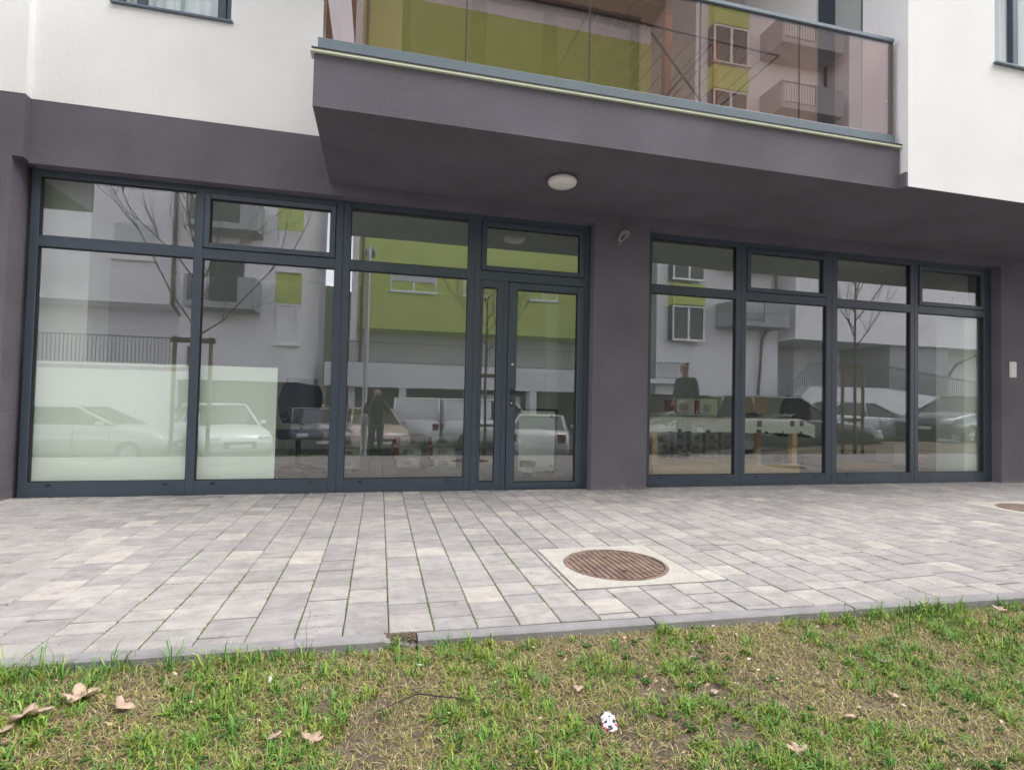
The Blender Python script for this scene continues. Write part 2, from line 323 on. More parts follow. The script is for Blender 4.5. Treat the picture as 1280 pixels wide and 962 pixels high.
for i, x in enumerate([-10, -7.4, -4.8, -2.2, .4, 3, 5.6]):
    b = MB(); vs = [(x+sx, y, zg(x, y)+.012) for y in lin(-8.2, -13, 6) for sx in (-.06, .06)]
    b.add(vs, [(2*k, 2*k+1, 2*k+3, 2*k+2) for k in range(5)]); o = b.build('road_marking', K['line']); tag(o, kind='structure')
# pavement bed
bed = MB(); xs = lin(-7, 14, 3)
bed.add([(-7, KI(-7)-.0, -.012), (14, KI(14), -.012), (14, .05, -.012), (-7, .05, -.012)], [(0, 1, 2, 3)])
pavement = tag(bed.build('pavement', K['bed']), kind='structure')

COLLARS = [(1.347, -2.598, .363), (6.15, -1.63, .40)]
PW = .1775; X0 = .062; GAP = .0038
def paver_mesh(mb, x0, x1, ya, yb0, yb1, h=.06, dz=0, tilt=(0, 0)):
    """ya: house-side y; yb0/yb1: kerb-side y at x0/x1"""
    c = .004; g = GAP/2; gy = g+.0032
    X = (x0+g, x1-g); Yb = (yb0+gy, yb1+gy); Ya = ya-gy
    def z(x, y): return dz+tilt[0]*(x-(x0+x1)/2)+tilt[1]*(y-(ya+yb0)/2)
    o = [(X[0], Yb[0]), (X[1], Yb[1]), (X[1], Ya), (X[0], Ya)]
    i = [(X[0]+c, Yb[0]+c), (X[1]-c, Yb[1]+c), (X[1]-c, Ya-c), (X[0]+c, Ya-c)]
    vs = [(*p, -h) for p in o]+[(*p, z(*p)-c) for p in o]+[(*p, z(*p)) for p in i]
    fs = [(8, 9, 10, 11)]
    for k in range(4):
        n = (k+1) % 4; fs += [(k, n, 4+n, 4+k), (4+k, 4+n, 8+n, 8+k)]
    mb.add(vs, fs)
pav = []
LEN = [.178, .178, .267, .178, .12, .223, .12, .178]
for k in range(-38, 70):
    x0 = X0+k*PW; x1 = x0+PW
    y = -.002-rnd.choice([0, .09, .05, .13])
    first = True; last = None
    yk = min(KI(x0), KI(x1))
    segs = []
    ya = .0
    while ya > yk+.01:
        L = (-y if first else 0) or (rnd.choice(LEN)); first = False
        if L == last and L < .1: L = .178
        last = L; yb = ya-L
        if yb < max(KI(x0), KI(x1))+.04: segs.append((ya, KI(x0), KI(x1))); break
        segs.append((ya, yb, yb)); ya = yb
    for (a, b0, b1) in segs:
        # leave out under the two manhole collars (cut round them)
        parts = [(x0, x1, a, b0, b1)]
        for (cx, cy, h) in COLLARS:
            nx0, nx1, top, bot = cx-h-.004, cx+h+.004, cy+h+.004, cy-h-.004
            np_ = []
            for q in parts:
                (u0, u1, A, B0, B1) = q
                if u0 >= nx1 or u1 <= nx0 or B0 >= top or A <= bot: np_.append(q); continue
                if A > top+.012: np_.append((u0, u1, A, top, top))
                if B0 < bot-.012: np_.append((u0, u1, bot, B0, B1))
                ta, tb_ = min(A, top), max(B0, bot)
                if nx0-u0 > .02: np_.append((u0, nx0, ta, tb_, tb_))
                if u1-nx1 > .02: np_.append((nx1, u1, ta, tb_, tb_))
            parts = np_
        pav += parts
def in_view(x, y):
    v = Vector((x, y, 0))-cam.matrix_world.translation; d = v.dot(ax_f)
    if d <= .1: return None
    px = 640+678.5*v.dot(ax_r)/d; py = 481-678.5*v.dot(ax_u)/d
    return d if (-25 < px < 1305 and py < 990) else None
scored = []
for p in pav:
    d = in_view((p[0]+p[1])/2, (p[2]+p[3])/2)
    scored.append((d if d else 99, p))
scored.sort(key=lambda s: s[0])
for d, p in scored[:300]:
    b = MB(); cx, cy = (p[0]+p[1])/2, p[2]
    paver_mesh(b, p[0]-cx, p[1]-cx, 0, p[3]-cy, p[4]-cy, dz=rnd.uniform(-.0025, .0015), tilt=(rnd.uniform(-.010, .010), rnd.uniform(-.010, .010)))
    o = b.build('paver', K['paver'], pavement, fixn=False); o.location = (cx, cy, 0)
b = MB()
for d, p in scored[300:]: paver_mesh(b, *p, dz=rnd.uniform(-.001, .001), tilt=(rnd.uniform(-.004, .004), rnd.uniform(-.004, .004)))
tag(b.build('far_pavers', K['paver2'], pavement, fixn=False), kind='stuff')
# kerb stones
kerb = MB(); kerb.add([(-7, KO(-7)+.01, -.2), (14, KO(14)+.01, -.2), (14, KI(14)-.01, -.2), (-7, KI(-7)-.01, -.2)], [(0, 1, 2, 3)])
kerb = tag(kerb.build('kerb', K['kerb']), kind='structure')
x = -6.85
while x < 13:
    x1 = x+.995; b = MB(); dz = rnd.uniform(-.003, .002); dy = rnd.uniform(-.003, .003)
    n = 24; vs = []; fs = []
    dip = (abs(x1-.16) < .1)
    for i in range(n+1):
        xx = x+(x1-x)*i/n; z = dz
        if x < .1 < x1+.05 and xx > x1-.11: z -= .010+rnd.uniform(0, .016)      # broken end
        jit = rnd.uniform(-.0015, .0015)
        yo, yi = KO(xx)+dy+jit, KI(xx)+dy-.003
        vs += [(xx, yi, -.2), (xx, yi, z-.003), (xx, yi-.003, z), (xx, yo+.008, z), (xx, yo, z-.008), (xx, yo-.004, -.2)]
    for i in range(n):
        for k in range(5): fs.append((i*6+k, i*6+k+1, i*6+7+k, i*6+6+k))
    fs += [tuple(range(6)), tuple(n*6+k for k in range(6))[::-1]]
    b.add(vs, fs); b.build('kerb_stone', K['kerb'], kerb); x += 1.003
# dark wet dirt in the broken kerb end is the joint soil itself

def manhole(cx, cy, h, r, label):
    t = thing('manhole', label, 'manhole', (cx, cy, 0), 0, 'round manhole covers in the pavement')
    b = MB(); n = 48; vs = []
    ring = []
    for k in range(n):
        a = 2*math.pi*k/n; c, s_ = math.cos(a), math.sin(a); q = max(abs(c), abs(s_)); ring.append((c, s_, q))
    for c, s_, q in ring: vs.append((c/q*h, s_/q*h, -.04))
    for c, s_, q in ring: vs.append((c/q*h, s_/q*h, .001))
    for c, s_, q in ring: vs.append((c*r*1.012, s_*r*1.012, .002))
    for c, s_, q in ring: vs.append((c*r*1.012, s_*r*1.012, -.04))
    fs = [(j*n+k, j*n+(k+1) % n, (j+1)*n+(k+1) % n, (j+1)*n+k) for j in range(3) for k in range(n)]
    b.add(vs, fs); b.build('collar', K['collar'], t)
    b = MB(); b.lathe([(r*1.0, -.04), (r*1.0, .004), (r*.955, .004), (r*.95, -.006), (0.0005, -.006)], n=48, smooth=False)
    # raised tread: staggered rows of oblong studs
    pitch = r*.118; row = 0; yy = -r*.92
    for i in range(-8, 9):
        xx = i*r*.118
        for j in range(-14, 15):
            y2 = j*r*.075+(r*.0375 if i % 2 else 0)
            w2, l2 = r*.044, r*.0215
            if math.hypot(abs(xx)+w2, abs(y2)+l2) > r*.93: continue
            if abs(xx) < r*.05 and abs(abs(y2)-r*.45) < r*.05: continue
            b.box(xx-w2, xx+w2, y2-l2, y2+l2, -.0065, .0045, bev=.002)
    b.build('cover', K['rust'], t)
    for s_ in (-1, 1):
        b = MB(); b.lathe([(.0001, .0), (.013, .0), (.013, -.004)], (0, s_*r*.45, .001), 12, smooth=False); b.build('lifting_hole', K['black'], t)
    return t
manhole(1.347, -2.598, .363, .295, 'round rusty manhole cover in a square pale concrete collar, near the grass')
manhole(6.15, -1.63, .40, .30, 'round reddish manhole cover cut by the right edge of the picture')

# ------------------------------------------------------------------ our building
B = thing('apartment_building', 'white apartment building with a dark plaster ground floor and two glazed shopfronts', 'building', (0, 0, 0))
WF = -.12
D, W = K['dark'], K['white']
b = MB(); b.box(-4.2, -3.03, -.2, .30, -.1, 3.4); b.box(-9, -8.3, -.2, .3, -.1, 3.4); b.box(-8.3, -4.2, -.2, .3, 2.86, 3.4); b.build('lower_wall', D, B)
pbox('pane', K['pane'], B, -8.3, -4.2, .03, .036, 0, 2.86)  # invented shop opening left of the view, added to bring daylight inside
pbox('lower_wall', D, B, -3.03, -2.955, -.2, .299, 2.87, 3.399)
pbox('lintel', D, B, -2.955, 18.6, WF, .30, 2.85, 3.4)
pbox('pillar', D, B, 2.193, 2.835, WF, .32, -.1, 2.85)
pbox('lower_wall', D, B, 7.925, 9.3, WF, .30, -.1, 2.85)
pbox('lower_wall', D, B, 14.2, 18.6, WF, .30, -.1, 2.85)
pbox('pane', K['pane'], B, 9.3, 14.2, .03, .036, 0, 2.85)  # invented glazed opening beyond the right edge, added to brighten the interior
pbox('upper_wall', W, B, -9, -2.955, -.203, .3, 3.4, 9.5)
b = MB()   # white upper wall with the window opening cut out
wx0, wx1, wz0, wz1 = -2.38, -1.435, 4.36, 5.75
b.box(-2.955, wx0, -.123, .3, 3.4, 9.5); b.box(wx0, wx1, -.123, .3, 3.4, wz0); b.box(wx0, wx1, -.123, .3, wz1, 9.5); b.box(wx1, -.56, -.123, .3, 3.4, 9.5)
b.build('upper_wall', W, B)
# soffit and overhanging volume at the right
pbox('soffit', D, B, 4.613, 14, -1.598, WF-.001, 2.9652, 3.10)
b = MB(); ux0, ux1, uz0, uz1 = 5.68, 7.2, 4.30, 5.7
b.box(4.635, ux0, -1.6, -1.3, 2.968, 9.5); b.box(ux1, 14, -1.6, -1.3, 2.968, 9.5); b.box(ux0, ux1, -1.6, -1.3, 2.968, uz0); b.box(ux0, ux1, -1.6, -1.3, uz1, 9.5)
b.build('projecting_wall', W, B)
b = MB()   # side wall of the loggia with a window opening
b.box(4.635, 4.9, -1.298, -1.112, 3.36, 9.5); b.box(4.635, 4.9, -1.112, -.507, 3.36, 3.62); b.box(4.635, 4.9, -1.112, -.507, 5.9, 9.5); b.box(4.635, 4.9, -.507, 1.2, 3.36, 9.5)
b.build('loggia_side_wall', W, B)
f = MB().box(4.66, 4.72, -.70, -.507, 3.62, 5.9).box(4.66, 4.72, -1.112, -1.07, 3.62, 5.9).box(4.66, 4.72, -1.07, -.7, 5.82, 5.9).box(4.66, 4.72, -1.07, -.7, 3.62, 3.72).build('side_window', K['frame'], B)
for i in range(22):
    z = 3.76+i*.094; MB().box(4.70, 4.716, -1.068, -.702, z, z+.0925).build('blind_slat', K['blind'], f)
pbox('loggia_back_wall', W, B, -.56, .13, .9, 1.15, 3.36, 6.4)
pbox('loggia_back_wall', W, B, 3.2, 4.635, .9, 1.15, 3.36, 6.4)
pbox('loggia_back_wall', W, B, .13, 3.2, .9, 1.15, 6.0, 6.4)
pbox('loggia_side_wall', W, B, -.80, -.56, .302, 1.15, 3.36, 6.4)
pbox('loggia_ceiling', W, B, -.9, 4.9, -1.5, 1.2, 6.4, 6.6)
pbox('loggia_floor', K['kerb'], B, -.56, 4.635, -1.2, 1.2, 3.30, 3.36)
# balcony doors at the back of the loggia
def loggia_door(x0, x1, y, z0, z1):
    d = MB().box(x0, x0+.09, y, y+.08, z0, z1).box(x1-.09, x1, y, y+.08, z0, z1).box(x0+.09, x1-.09, y, y+.08, z0, z0+.09).box(x0+.09, x1-.09, y, y+.08, z1-.09, z1).build('balcony_door', K['frame'], B)
    MB().box(x0+.09, x1-.09, y+.03, y+.04, z0+.09, z1-.09).build('pane', K['farpane'], d)
    MB().box(x0+.12, x1-.12, y+.12, y+.14, z0+.5, z0+1.0).build('blind', K['curtain'], d)
for x0, x1 in ((.13, 1.05), (1.05, 1.97), (1.97, 3.2)): loggia_door(x0+.005, x1-.005, .95, 3.40, 5.99)
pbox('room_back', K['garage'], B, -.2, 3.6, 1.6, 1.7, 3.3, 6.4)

# the balcony
bal = MB().box(-.52, 4.612, -1.53, WF-.002, 2.965, 3.345).box(-.52, 4.6, WF-.002, .3, 3.402, 3.41).build('balcony', D, B)
MB().box(-.545, 4.63, -1.555, -1.45, 3.345, 3.362).build('drip_strip', K['strip'], bal)
MB().box(-.535, 4.62, -1.56, -1.55, 3.362, 3.372).build('drip_edge', K['frame_d'], bal)
MB().box(-.50, 4.575, -1.525, -1.455, 3.365, 3.468, bev=.004).box(-.50, -.43, -1.455, -.13, 3.365, 3.468, bev=.004).build('glazing_channel', K['rail'], bal)
gx = [-.455, .557, 1.555, 2.553, 3.547, 4.555]
for a, c in zip(gx, gx[1:]): MB().box(a+.004, c-.004, -1.498, -1.482, 3.468, 4.35).build('glass_panel', K['bronze'], bal)
MB().box(-.473, -.457, -1.47, -.14, 3.468, 4.35).build('glass_panel', K['bronze'], bal)
for c in gx[1:-1]: MB().box(c-.0025, c+.0025, -1.497, -1.483, 3.47, 4.35).build('glass_joint', K['frame_d'], bal)
MB().box(-.50, 4.58, -1.515, -1.465, 4.348, 4.392, bev=.008).build('handrail', K['rail'], bal)
MB().box(4.556, 4.58, -1.50, -1.46, 3.47, 4.348).build('end_post', K['brown'], bal)
MB().lathe([(0.0001, -.004), (.009, -.004), (.009, 0)], (4.50, -1.499, 3.78), 10, 'y').build('fixing_disc', K['steel'], bal)
# neighbouring balcony left of the frame (mirrored in the first transom)
bl = MB().box(-8.5, -3.255, -1.55, -.205, 2.97, 3.345).build('balcony', D, B)
MB().box(-8.4, -3.29, -1.52, -1.45, 3.345, 3.468).build('glazing_channel', K['rail'], bl)
MB().box(-8.4, -3.29, -1.498, -1.482, 3.468, 4.37).build('glass_panel', K['bronze'], bl)

# windows of the upper floor
def upper_window(x0, x1, z0, z1, yf, mull, blx=None):
    f = MB(); y0, y1 = yf+.05, yf+.12; t_ = .05
    f.box(x0, x0+t_, y0, y1, z0, z1, bev=.004).box(x1-t_, x1, y0, y1, z0, z1, bev=.004).box(x0+t_, x1-t_, y0, y1, z0, z0+t_, bev=.004).box(x0+t_, x1-t_, y0, y1, z1-t_, z1, bev=.004)
    for m_ in mull: f.box(m_-.035, m_+.035, y0+.002, y1-.002, z0+t_, z1-t_, bev=.004)
    w_ = f.build('window', K['frame'], B)
    MB().box(x0+t_, x1-t_, y0+.03, y0+.04, z0+t_, z1-t_).build('pane', K['farpane'], w_)
    MB().box(x0-.02, x1+.02, yf-.035, y0+.01, z0-.022, z0-.002, bev=.003).build('sill', K['rail'], w_)
    c = MB(); n = 60; vs = []; fs = []
    for i in range(n+1):
        xx = x0+(x1-x0)*i/n; yy = y1+.12+.025*math.sin(i*1.1)+.012*math.sin(i*.43)
        vs += [(xx, yy, z0-.02), (xx, yy+.004, z1)]
    for i in range(n): fs.append((2*i, 2*i+2, 2*i+3, 2*i+1))
    c.add(vs, fs, True); c.build('curtain', K['curtain'], w_)
    return w_
upper_window(wx0, wx1, wz0, wz1, -.12, [-2.19, -1.53])
upper_window(ux0, ux1, uz0, uz1, -1.6, [6.03])
pbox('room_back', K['intwall'], B, -2.9, -.9, 1.0, 1.1, 3.6, 6.4)

# ------------------------------------------------------------------ shopfronts
GY = .030     # glass plane (front of frame at y=0)
def shop(name, x0, x1, panes, label):
    """panes: list of (glass x0, glass x1, kind)"""
    root = MB()
    bot, t0, t1, top = .130, 2.176, 2.272, 2.865
    xs = [x0]+[v for p in panes for v in p[:2]]+[x1]
    root.box(x0, xs[1], 0, .075, 0, top, bev=.003)
    r = root.build(name, K['frame'], B)
    MB().box(xs[-2], x1, 0, .075, 0, top, bev=.003).build('jamb', K['frame'], r)
    if label: r['label'] = label
    segs = panes
    for i in range(len(panes)-1):
        a, c = panes[i][1], panes[i+1][0]
        if c-a > .1:
            m = (a+c)/2; MB().box(a, m-.0025, 0, .074, 0, top, bev=.003).box(m+.0025, c, .001, .074, 0, top, bev=.003).box(m-.003, m+.003, .006, .07, 0, top).build('mullion', K['frame'], r)
        else: MB().box(a, c, .0, .074, 0, top, bev=.003).build('mullion', K['frame'], r)
    for a, c, kind in panes:
        if kind != 'door':
            MB().box(a, c, .002, .073, 0, bot, bev=.003).build('bottom_rail', K['frame'], r)
        MB().box(a, c, .002, .073, t0, t1, bev=.003).build('transom', K['frame'], r)
        MB().box(a, c, .002, .073, 2.79, top, bev=.003).build('top_rail', K['frame'], r)
        # glass with a dark gasket
        def glaz(g0, g1, h0, h1):
            e = .006
            MB().box(g0, g0+e, .012, .05, h0, h1).box(g1-e, g1, .012, .05, h0, h1).box(g0+e, g1-e, .012, .05, h0, h0+e).box(g0+e, g1-e, .012, .05, h1-e, h1).build('gasket', K['frame_d'], r)
            MB().box(g0+e, g1-e, GY, GY+.006, h0+e, h1-e).build('pane', K['pane'], r)
        if kind in ('fix', 'sash'): glaz(a, c, bot, t0)
        if kind == 'fix': glaz(a, c, t1, 2.79)
        else:
            s = .052
            MB().box(a+.004, a+s, -.012, .05, t1+.004, 2.786, bev=.003).box(c-s, c-.004, -.012, .05, t1+.004, 2.786, bev=.003).box(a+s, c-s, -.012, .05, t1+.004, t1+s, bev=.003).box(a+s, c-s, -.012, .05, 2.786-s+.004, 2.786, bev=.003).build('vent_sash', K['frame'], r)
            glaz(a+s, c-s, t1+s, 2.786-s+.004)
        if kind != 'door':
            for xx in ((a+.16, c-.16) if c-a > .9 else (a+.5,)):
                MB().box(xx-.018, xx+.018, -.006, .003, .098, .112, bev=.004).build('drain_cap', K['black'], r)
    # interior sill and drops of mortar dust along the foot are part of the paving stuff
    return r
left = shop('shopfront', -2.99, 2.193, [(-2.925, -1.703, 'fix'), (-1.63, -.463, 'sash'), (-.323, .851, 'fix'), (.985, 2.12, 'door')], 'left shopfront frame with the glazed entrance door at its right end')
right = shop('shopfront', 2.80, 7.93, [(2.93, 4.017, 'fix'), (4.155, 5.282, 'sash'), (5.445, 6.571, 'fix'), (6.699, 7.80, 'sash')], 'right shopfront frame of four bays beside the pillar')
# sidelight and door
sd_ = MB(); zt = 2.174
sd_.box(.987, 1.009+.0, .001, .072, .0, zt, bev=.003).box(1.169, 1.235, .001, .072, 0, zt, bev=.003).box(1.009, 1.169, .001, .072, 0, .085, bev=.003).box(1.009, 1.169, .001, .072, 2.10, zt, bev=.003)
sdo = sd_.build('sidelight', K['frame'], B)
MB().box(1.009, 1.169, GY, GY+.006, .085, 2.10).build('pane', K['pane'], sdo)
MB().box(1.009, 1.015, .012, .05, .085, 2.10).box(1.163, 1.169, .012, .05, .085, 2.10).box(1.015, 1.163, .012, .05, .085, .091).box(1.015, 1.163, .012, .05, 2.094, 2.10).build('gasket', K['frame_d'], sdo)
dx0, dx1 = 1.292, 2.125
fr = MB().box(1.237, 1.287, .001, .072, 0, zt, bev=.003).box(2.13, 2.19, -.001, .07, 0, 2.865, bev=.003).build('door_frame', K['frame'], B)
dr = MB().box(dx0, dx0+.082, -.014, .055, .012, 2.168, bev=.004).box(2.056, dx1, -.014, .055, .012, 2.168, bev=.004).box(dx0+.082, 2.056, -.014, .055, .012, .075, bev=.004).box(dx0+.082, 2.056, -.014, .055, 2.098, 2.168, bev=.004).build('entrance_door', K['frame'], B)
MB().box(dx0+.082, dx0+.089, -.004, .05, .075, 2.098).box(2.049, 2.056, -.004, .05, .075, 2.098).box(dx0+.089, 2.049, -.004, .05, .075, .082).box(dx0+.089, 2.049, -.004, .05, 2.091, 2.098).build('gasket', K['frame_d'], dr)
MB().box(dx0+.089, 2.049, .02, .026, .082, 2.091).build('pane', K['pane'], dr)
h = MB(); h.box(1.318, 1.350, -.024, -.013, .985, 1.05, bev=.006).tube([(1.334, -.02, 1.02), (1.334, -.062, 1.02), (1.345, -.068, 1.02), (1.46, -.068, 1.02)], .0095, 10)
h.build('handle', K['black'], dr)
h = MB(); h.box(1.319, 1.349, -.021, -.013, .865, .935, bev=.006); h.build('lock_rose', K['black'], dr)
MB().lathe([(.0001, -.006), (.008, -.006), (.009, 0)], (1.334, -.021, .905), 12, 'y').box(1.331, 1.337, -.026, -.021, .885, .905).build('lock_cylinder', K['steel'], dr)
MB().box(1.328, 1.346, -.017, -.0135, 1.296, 1.318).build('sticker', K['plate_w'], dr)
MB().box(1.20, 2.2, -.02, .0, -.003, .010).build('threshold', K['frame'], B)

# things fixed on the facade
lt = thing('ceiling_lamp', 'round white ceiling lamp under the balcony slab', 'lamp', (1.556, -.875, 2.965))
MB().lathe([(.095, 0), (.102, -.012), (.102, -.02), (.0001, -.02)], n=40).build('base', K['plate_w'], lt)
MB().lathe([(.112, -.012), (.128, -.022), (.134, -.04), (.128, -.06), (.105, -.076), (.065, -.086), (.0001, -.09)], n=40).build('shade', K['lamp'], lt)
cc = thing('cable_coil', 'small coil of loose cable hanging from the pillar between the shopfronts', 'cable', (2.507, WF, 2.73))
b = MB(); b.tube([(0.0, .002, .20), (.002, -.006, .15), (.0, -.02, .10), (.005, -.03, .06)], .0035, 6); b.build('red_wire', K['redw'], cc)
b = MB()
for i in range(6):
    pts = []
    for k in range(17):
        a = 2*math.pi*k/16; p = Vector((.028*math.cos(a)+.004*i-.01, -.02-.006*i+.008*math.sin(a*2), .072*math.sin(a)))
        p.rotate(Matrix.Rotation(R(28+i*4), 3, 'Y')); pts.append(p)
    b.tube(pts, .004, 6, caps=False)
b.tube([(.03, -.02, .03), (.0, -.05, -.02), (-.03, -.04, -.07), (-.055, -.03, -.10)], .004, 6)
b.build('coil', K['cable'], cc)
ip = thing('wall_plate', 'small pale rectangular plate on the dark wall right of the shopfronts', 'plate', (8.108, WF, 1.487))
MB().box(-.06, .06, -.018, 0, -.105, .105, bev=.006).build('plate', K['plate'], ip)
MB().box(-.04, .04, -.0215, -.018, .035, .085, bev=.002).build('cover_flap', K['plate_w'], ip)
MB().box(-.04, .04, -.0205, -.018, -.08, .015, bev=.002).build('cover_flap', K['plate_w'], ip)

# ------------------------------------------------------------------ interior of the shops
pbox('interior_floor', K['intfloor'], B, -8.8, 18.6, .08, 7, -.12, .0)
pbox('interior_ceiling', K['intceil'], B, -8.8, 18.6, .302, 7, 2.93, 3.0)
pbox('interior_wall', K['intwall'], B, -5.45, 14.4, 4.6, 4.8, 0, 2.93)
for q in ((-8.6, -5.45), (14.4, 18.39)):  # rear window gaps outside the sight lines, added to light the shop rooms
    for z in ((0, .5), (2.6, 2.93)): MB().box(q[0], q[1], 4.68, 4.72, *z).build('interior_wall', K['intwall'], B)
pbox('interior_wall', K['intwall'], B, -8.8, -8.6, .302, 4.8, 0, 2.93)
pbox('interior_wall', K['intwall'], B, 18.4, 18.6, .302, 4.8, 0, 2.93)
pbox('interior_wall', K['intwall'], B, 2.5, 2.7, 2.6, 4.59, 0, 2.93)
pbox('interior_column', K['intwall'], B, -3.02, -2.62, .20, .6, 0, 2.93)
pbox('interior_column', K['board'], B, 7.62, 7.92, .12, .5, 0, 2.4)

# ------------------------------------------------------------------ things inside
sh = thing('protective_sheet', 'wide pale protective sheet behind the leftmost shop pane', 'sheet', (0, 0, 0), group='pale sheets behind the shop glass')
MB().box(-2.99, -1.668, .085, .091, .10, 1.19).build('sheet', K['board'], sh)
MB().box(-2.99, -1.668, .083, .0848, 1.13, 1.165).build('tape', K['card_w'], sh)
sh = thing('protective_sheet', 'narrower pale protective sheet ending halfway across the second shop pane', 'sheet', (0, 0, 0), group='pale sheets behind the shop glass')
MB().box(-1.664, -.962, .082, .088, .10, 1.19).build('sheet', K['board'], sh)

tb = thing('work_table', 'long pine work table with a low stretcher behind the right shopfront', 'table', (0, 0, 0))
TX0, TX1, TY0, TY1, TZ = 3.37, 5.60, .80, 1.60, .755
MB().box(TX0-.02, TX1+.02, TY0-.02, TY1+.02, TZ-.03, TZ).build('tabletop', K['tablewood'], tb)
for x_ in (TX0+.02, TX1-.10):
    for y_ in (TY0, TY1-.08): MB().box(x_, x_+.08, y_, y_+.08, .0, TZ-.03, bev=.003).build('leg', K['tablewood'], tb)
MB().box(TX0+.1, TX1-.1, TY0+.0, TY0+.03, TZ-.13, TZ-.031, bev=.003).build('apron', K['tablewood'], tb)
MB().box(TX0+.02, TX1-.02, TY0-.045, TY0-.001, .035, .15, bev=.003).build('stretcher', K['tablewood'], tb)
MB().box(TX0+.1, TX1-.1, TY1-.04, TY1, .045, .15, bev=.003).build('stretcher', K['tablewood'], tb)
# cloth: draped sheet with dark square prints
def cloth_material():
    m, t, b = nodes('printed_cloth'); b.inputs['Roughness'].default_value = .8
    tc = N(t, 'ShaderNodeTexCoord'); mp = N(t, 'ShaderNodeMapping'); mp.inputs['Scale'].default_value = (7.5, 7.5, 7.5); t.links.new(tc.outputs['Object'], mp.inputs[0])
    v = N(t, 'ShaderNodeTexVoronoi', distance='CHEBYCHEV'); v.inputs['Scale'].default_value = 1; v.inputs['Randomness'].default_value = .35; t.links.new(mp.outputs[0], v.inputs[0])
    r = N(t, 'ShaderNodeValToRGB'); r.color_ramp.interpolation = 'CONSTANT'; r.color_ramp.elements[0].color = (.13, .135, .13, 1); r.color_ramp.elements[1].position = .30; r.color_ramp.elements[1].color = (.90, .90, .87, 1)
    t.links.new(v.outputs['Distance'], r.inputs[0]); t.links.new(r.outputs[0], b.inputs[0]); return m
K['cloth'] = cloth_material()
c = MB(); nx, ny = 80, 26; vs = []; fs = []
for j in range(ny+1):
    for i in range(nx+1):
        u = i/nx; xx = TX0-.10+(TX1-TX0+.32)*u; s_ = j/ny*1.35      # length over the table, front drop first
        over = s_-.22
        sag = .010*math.sin(xx*9+j)+.006*math.sin(xx*23+j*.7)
        if over < 0: yy = TY0-.035-.015*math.sin(xx*11); zz = TZ+.006+over*.85+sag*.5
        elif over < .87: yy = TY0-.03+over; zz = TZ+.008+abs(sag)*.6
        else: yy = TY1+.04; zz = TZ+.008-(over-.87)*.9
        if xx > TX1+.03: zz -= (xx-TX1-.03)*.35
        if xx < TX0-.03: zz -= (TX0-.03-xx)*1.2
        vs.append((xx, yy, zz))
for j in range(ny):
    for i in range(nx): fs.append((j*(nx+1)+i, j*(nx+1)+i+1, (j+1)*(nx+1)+i+1, (j+1)*(nx+1)+i))
c.add(vs, fs, True); tag(c.build('tablecloth', K['cloth']), 'white cloth with dark square prints draped over the pine work table', 'tablecloth')
def carton(x_, y_, z_, w_, d_, h_, rz, label, body='card_w', band='card_r', group=None, name='carton'):
    t = thing(name, label, 'box', (x_, y_, z_), rz, group)
    MB().box(-w_/2, w_/2, -d_/2, d_/2, 0, h_, bev=.003).build('box', K[body], t)
    if band:
        MB().box(-w_*.18, w_*.2, -d_/2-.003, -d_/2+.01, h_*.3, h_*.7).build('print', K['grp'], t)
        MB().box(-w_/2-.002, -w_/2+w_*.13, -d_/2-.002, d_/2+.002, h_*.12, h_*.9).build('label_band', K[band], t)
    return t
for k in range(3):
    carton(.38+.01*k, 2.0, k*.145, .34, .30, .14, .05*k-.04, ['bottom', 'middle', 'top'][k]+' carton of the left stack on the shop floor behind the big central pane', group='red and white cartons behind the central pane')
    carton(.86-.01*k, 2.0, k*.145, .34, .30, .14, -.06*k, ['bottom', 'middle', 'top'][k]+' carton of the right stack on the shop floor behind the big central pane', group='red and white cartons behind the central pane')
for k in range(5):
    carton(-.40, 1.9, k*.14, .34, .30, .135, .02*k, ['lowest', 'second', 'third', 'fourth', 'topmost'][k]+' carton of the tall stack at the left edge of the central pane', group='red and white cartons behind the central pane')
# shelf of small cartons behind the table
for r_ in range(4):
    for k in range(5):
        carton(4.42+k*.29, 2.5, .02+r_*.155, .27, .3, .15, 0, '%s carton in the %s row of the pile behind the work table' % (['leftmost', 'second', 'middle', 'fourth', 'rightmost'][k], ['bottom', 'second', 'third', 'top'][r_]), 'card_w', 'grp', 'cartons piled behind the work table')
for k in range(2):
    carton(4.10+k*.36, 1.35, TZ+.02, .32, .25, .24, 0, ['left', 'right'][k]+' red and white carton standing on the cloth of the work table', 'card_w', 'card_r', 'cartons on the work table')
carton(5.30, 1.4, TZ+.02, .40, .25, .27, 0, 'plain tan carton at the right end of the work table', 'card', None)
def sheaf(x_, y_, z_, label, m, sx=.3, sy=.2):
    b = MB(); n = 9; vs = []; fs = []; r_ = random.Random(int(x_*100))
    for j in range(n+1):
        for i in range(n+1):
            vs.append((x_+(i/n-.5)*sx, y_+(j/n-.5)*sy, z_+.03+.05*abs(math.sin(i*.9+j*.5))*(i/n)+r_.uniform(0, .008)))
    for j in range(n):
        for i in range(n): fs.append((j*(n+1)+i, j*(n+1)+i+1, (j+1)*(n+1)+i+1, (j+1)*(n+1)+i))
    b.add(vs, fs, True); o = b.build('folded_fabric', m); md = o.modifiers.new('t', 'SOLIDIFY'); md.thickness = .006
    tag(o, label, 'fabric')
sheaf(3.62, 1.05, TZ, 'pale folded cloth at the left end of the work table', K['curtain'], .45, .3)
sheaf(4.95, 1.0, TZ, 'dark blue folded fabric on the work table', K['navy'], .3, .25)
sheaf(5.38, 1.0, TZ, 'crumpled white sheet at the right end of the work table', K['paper'], .42, .3)

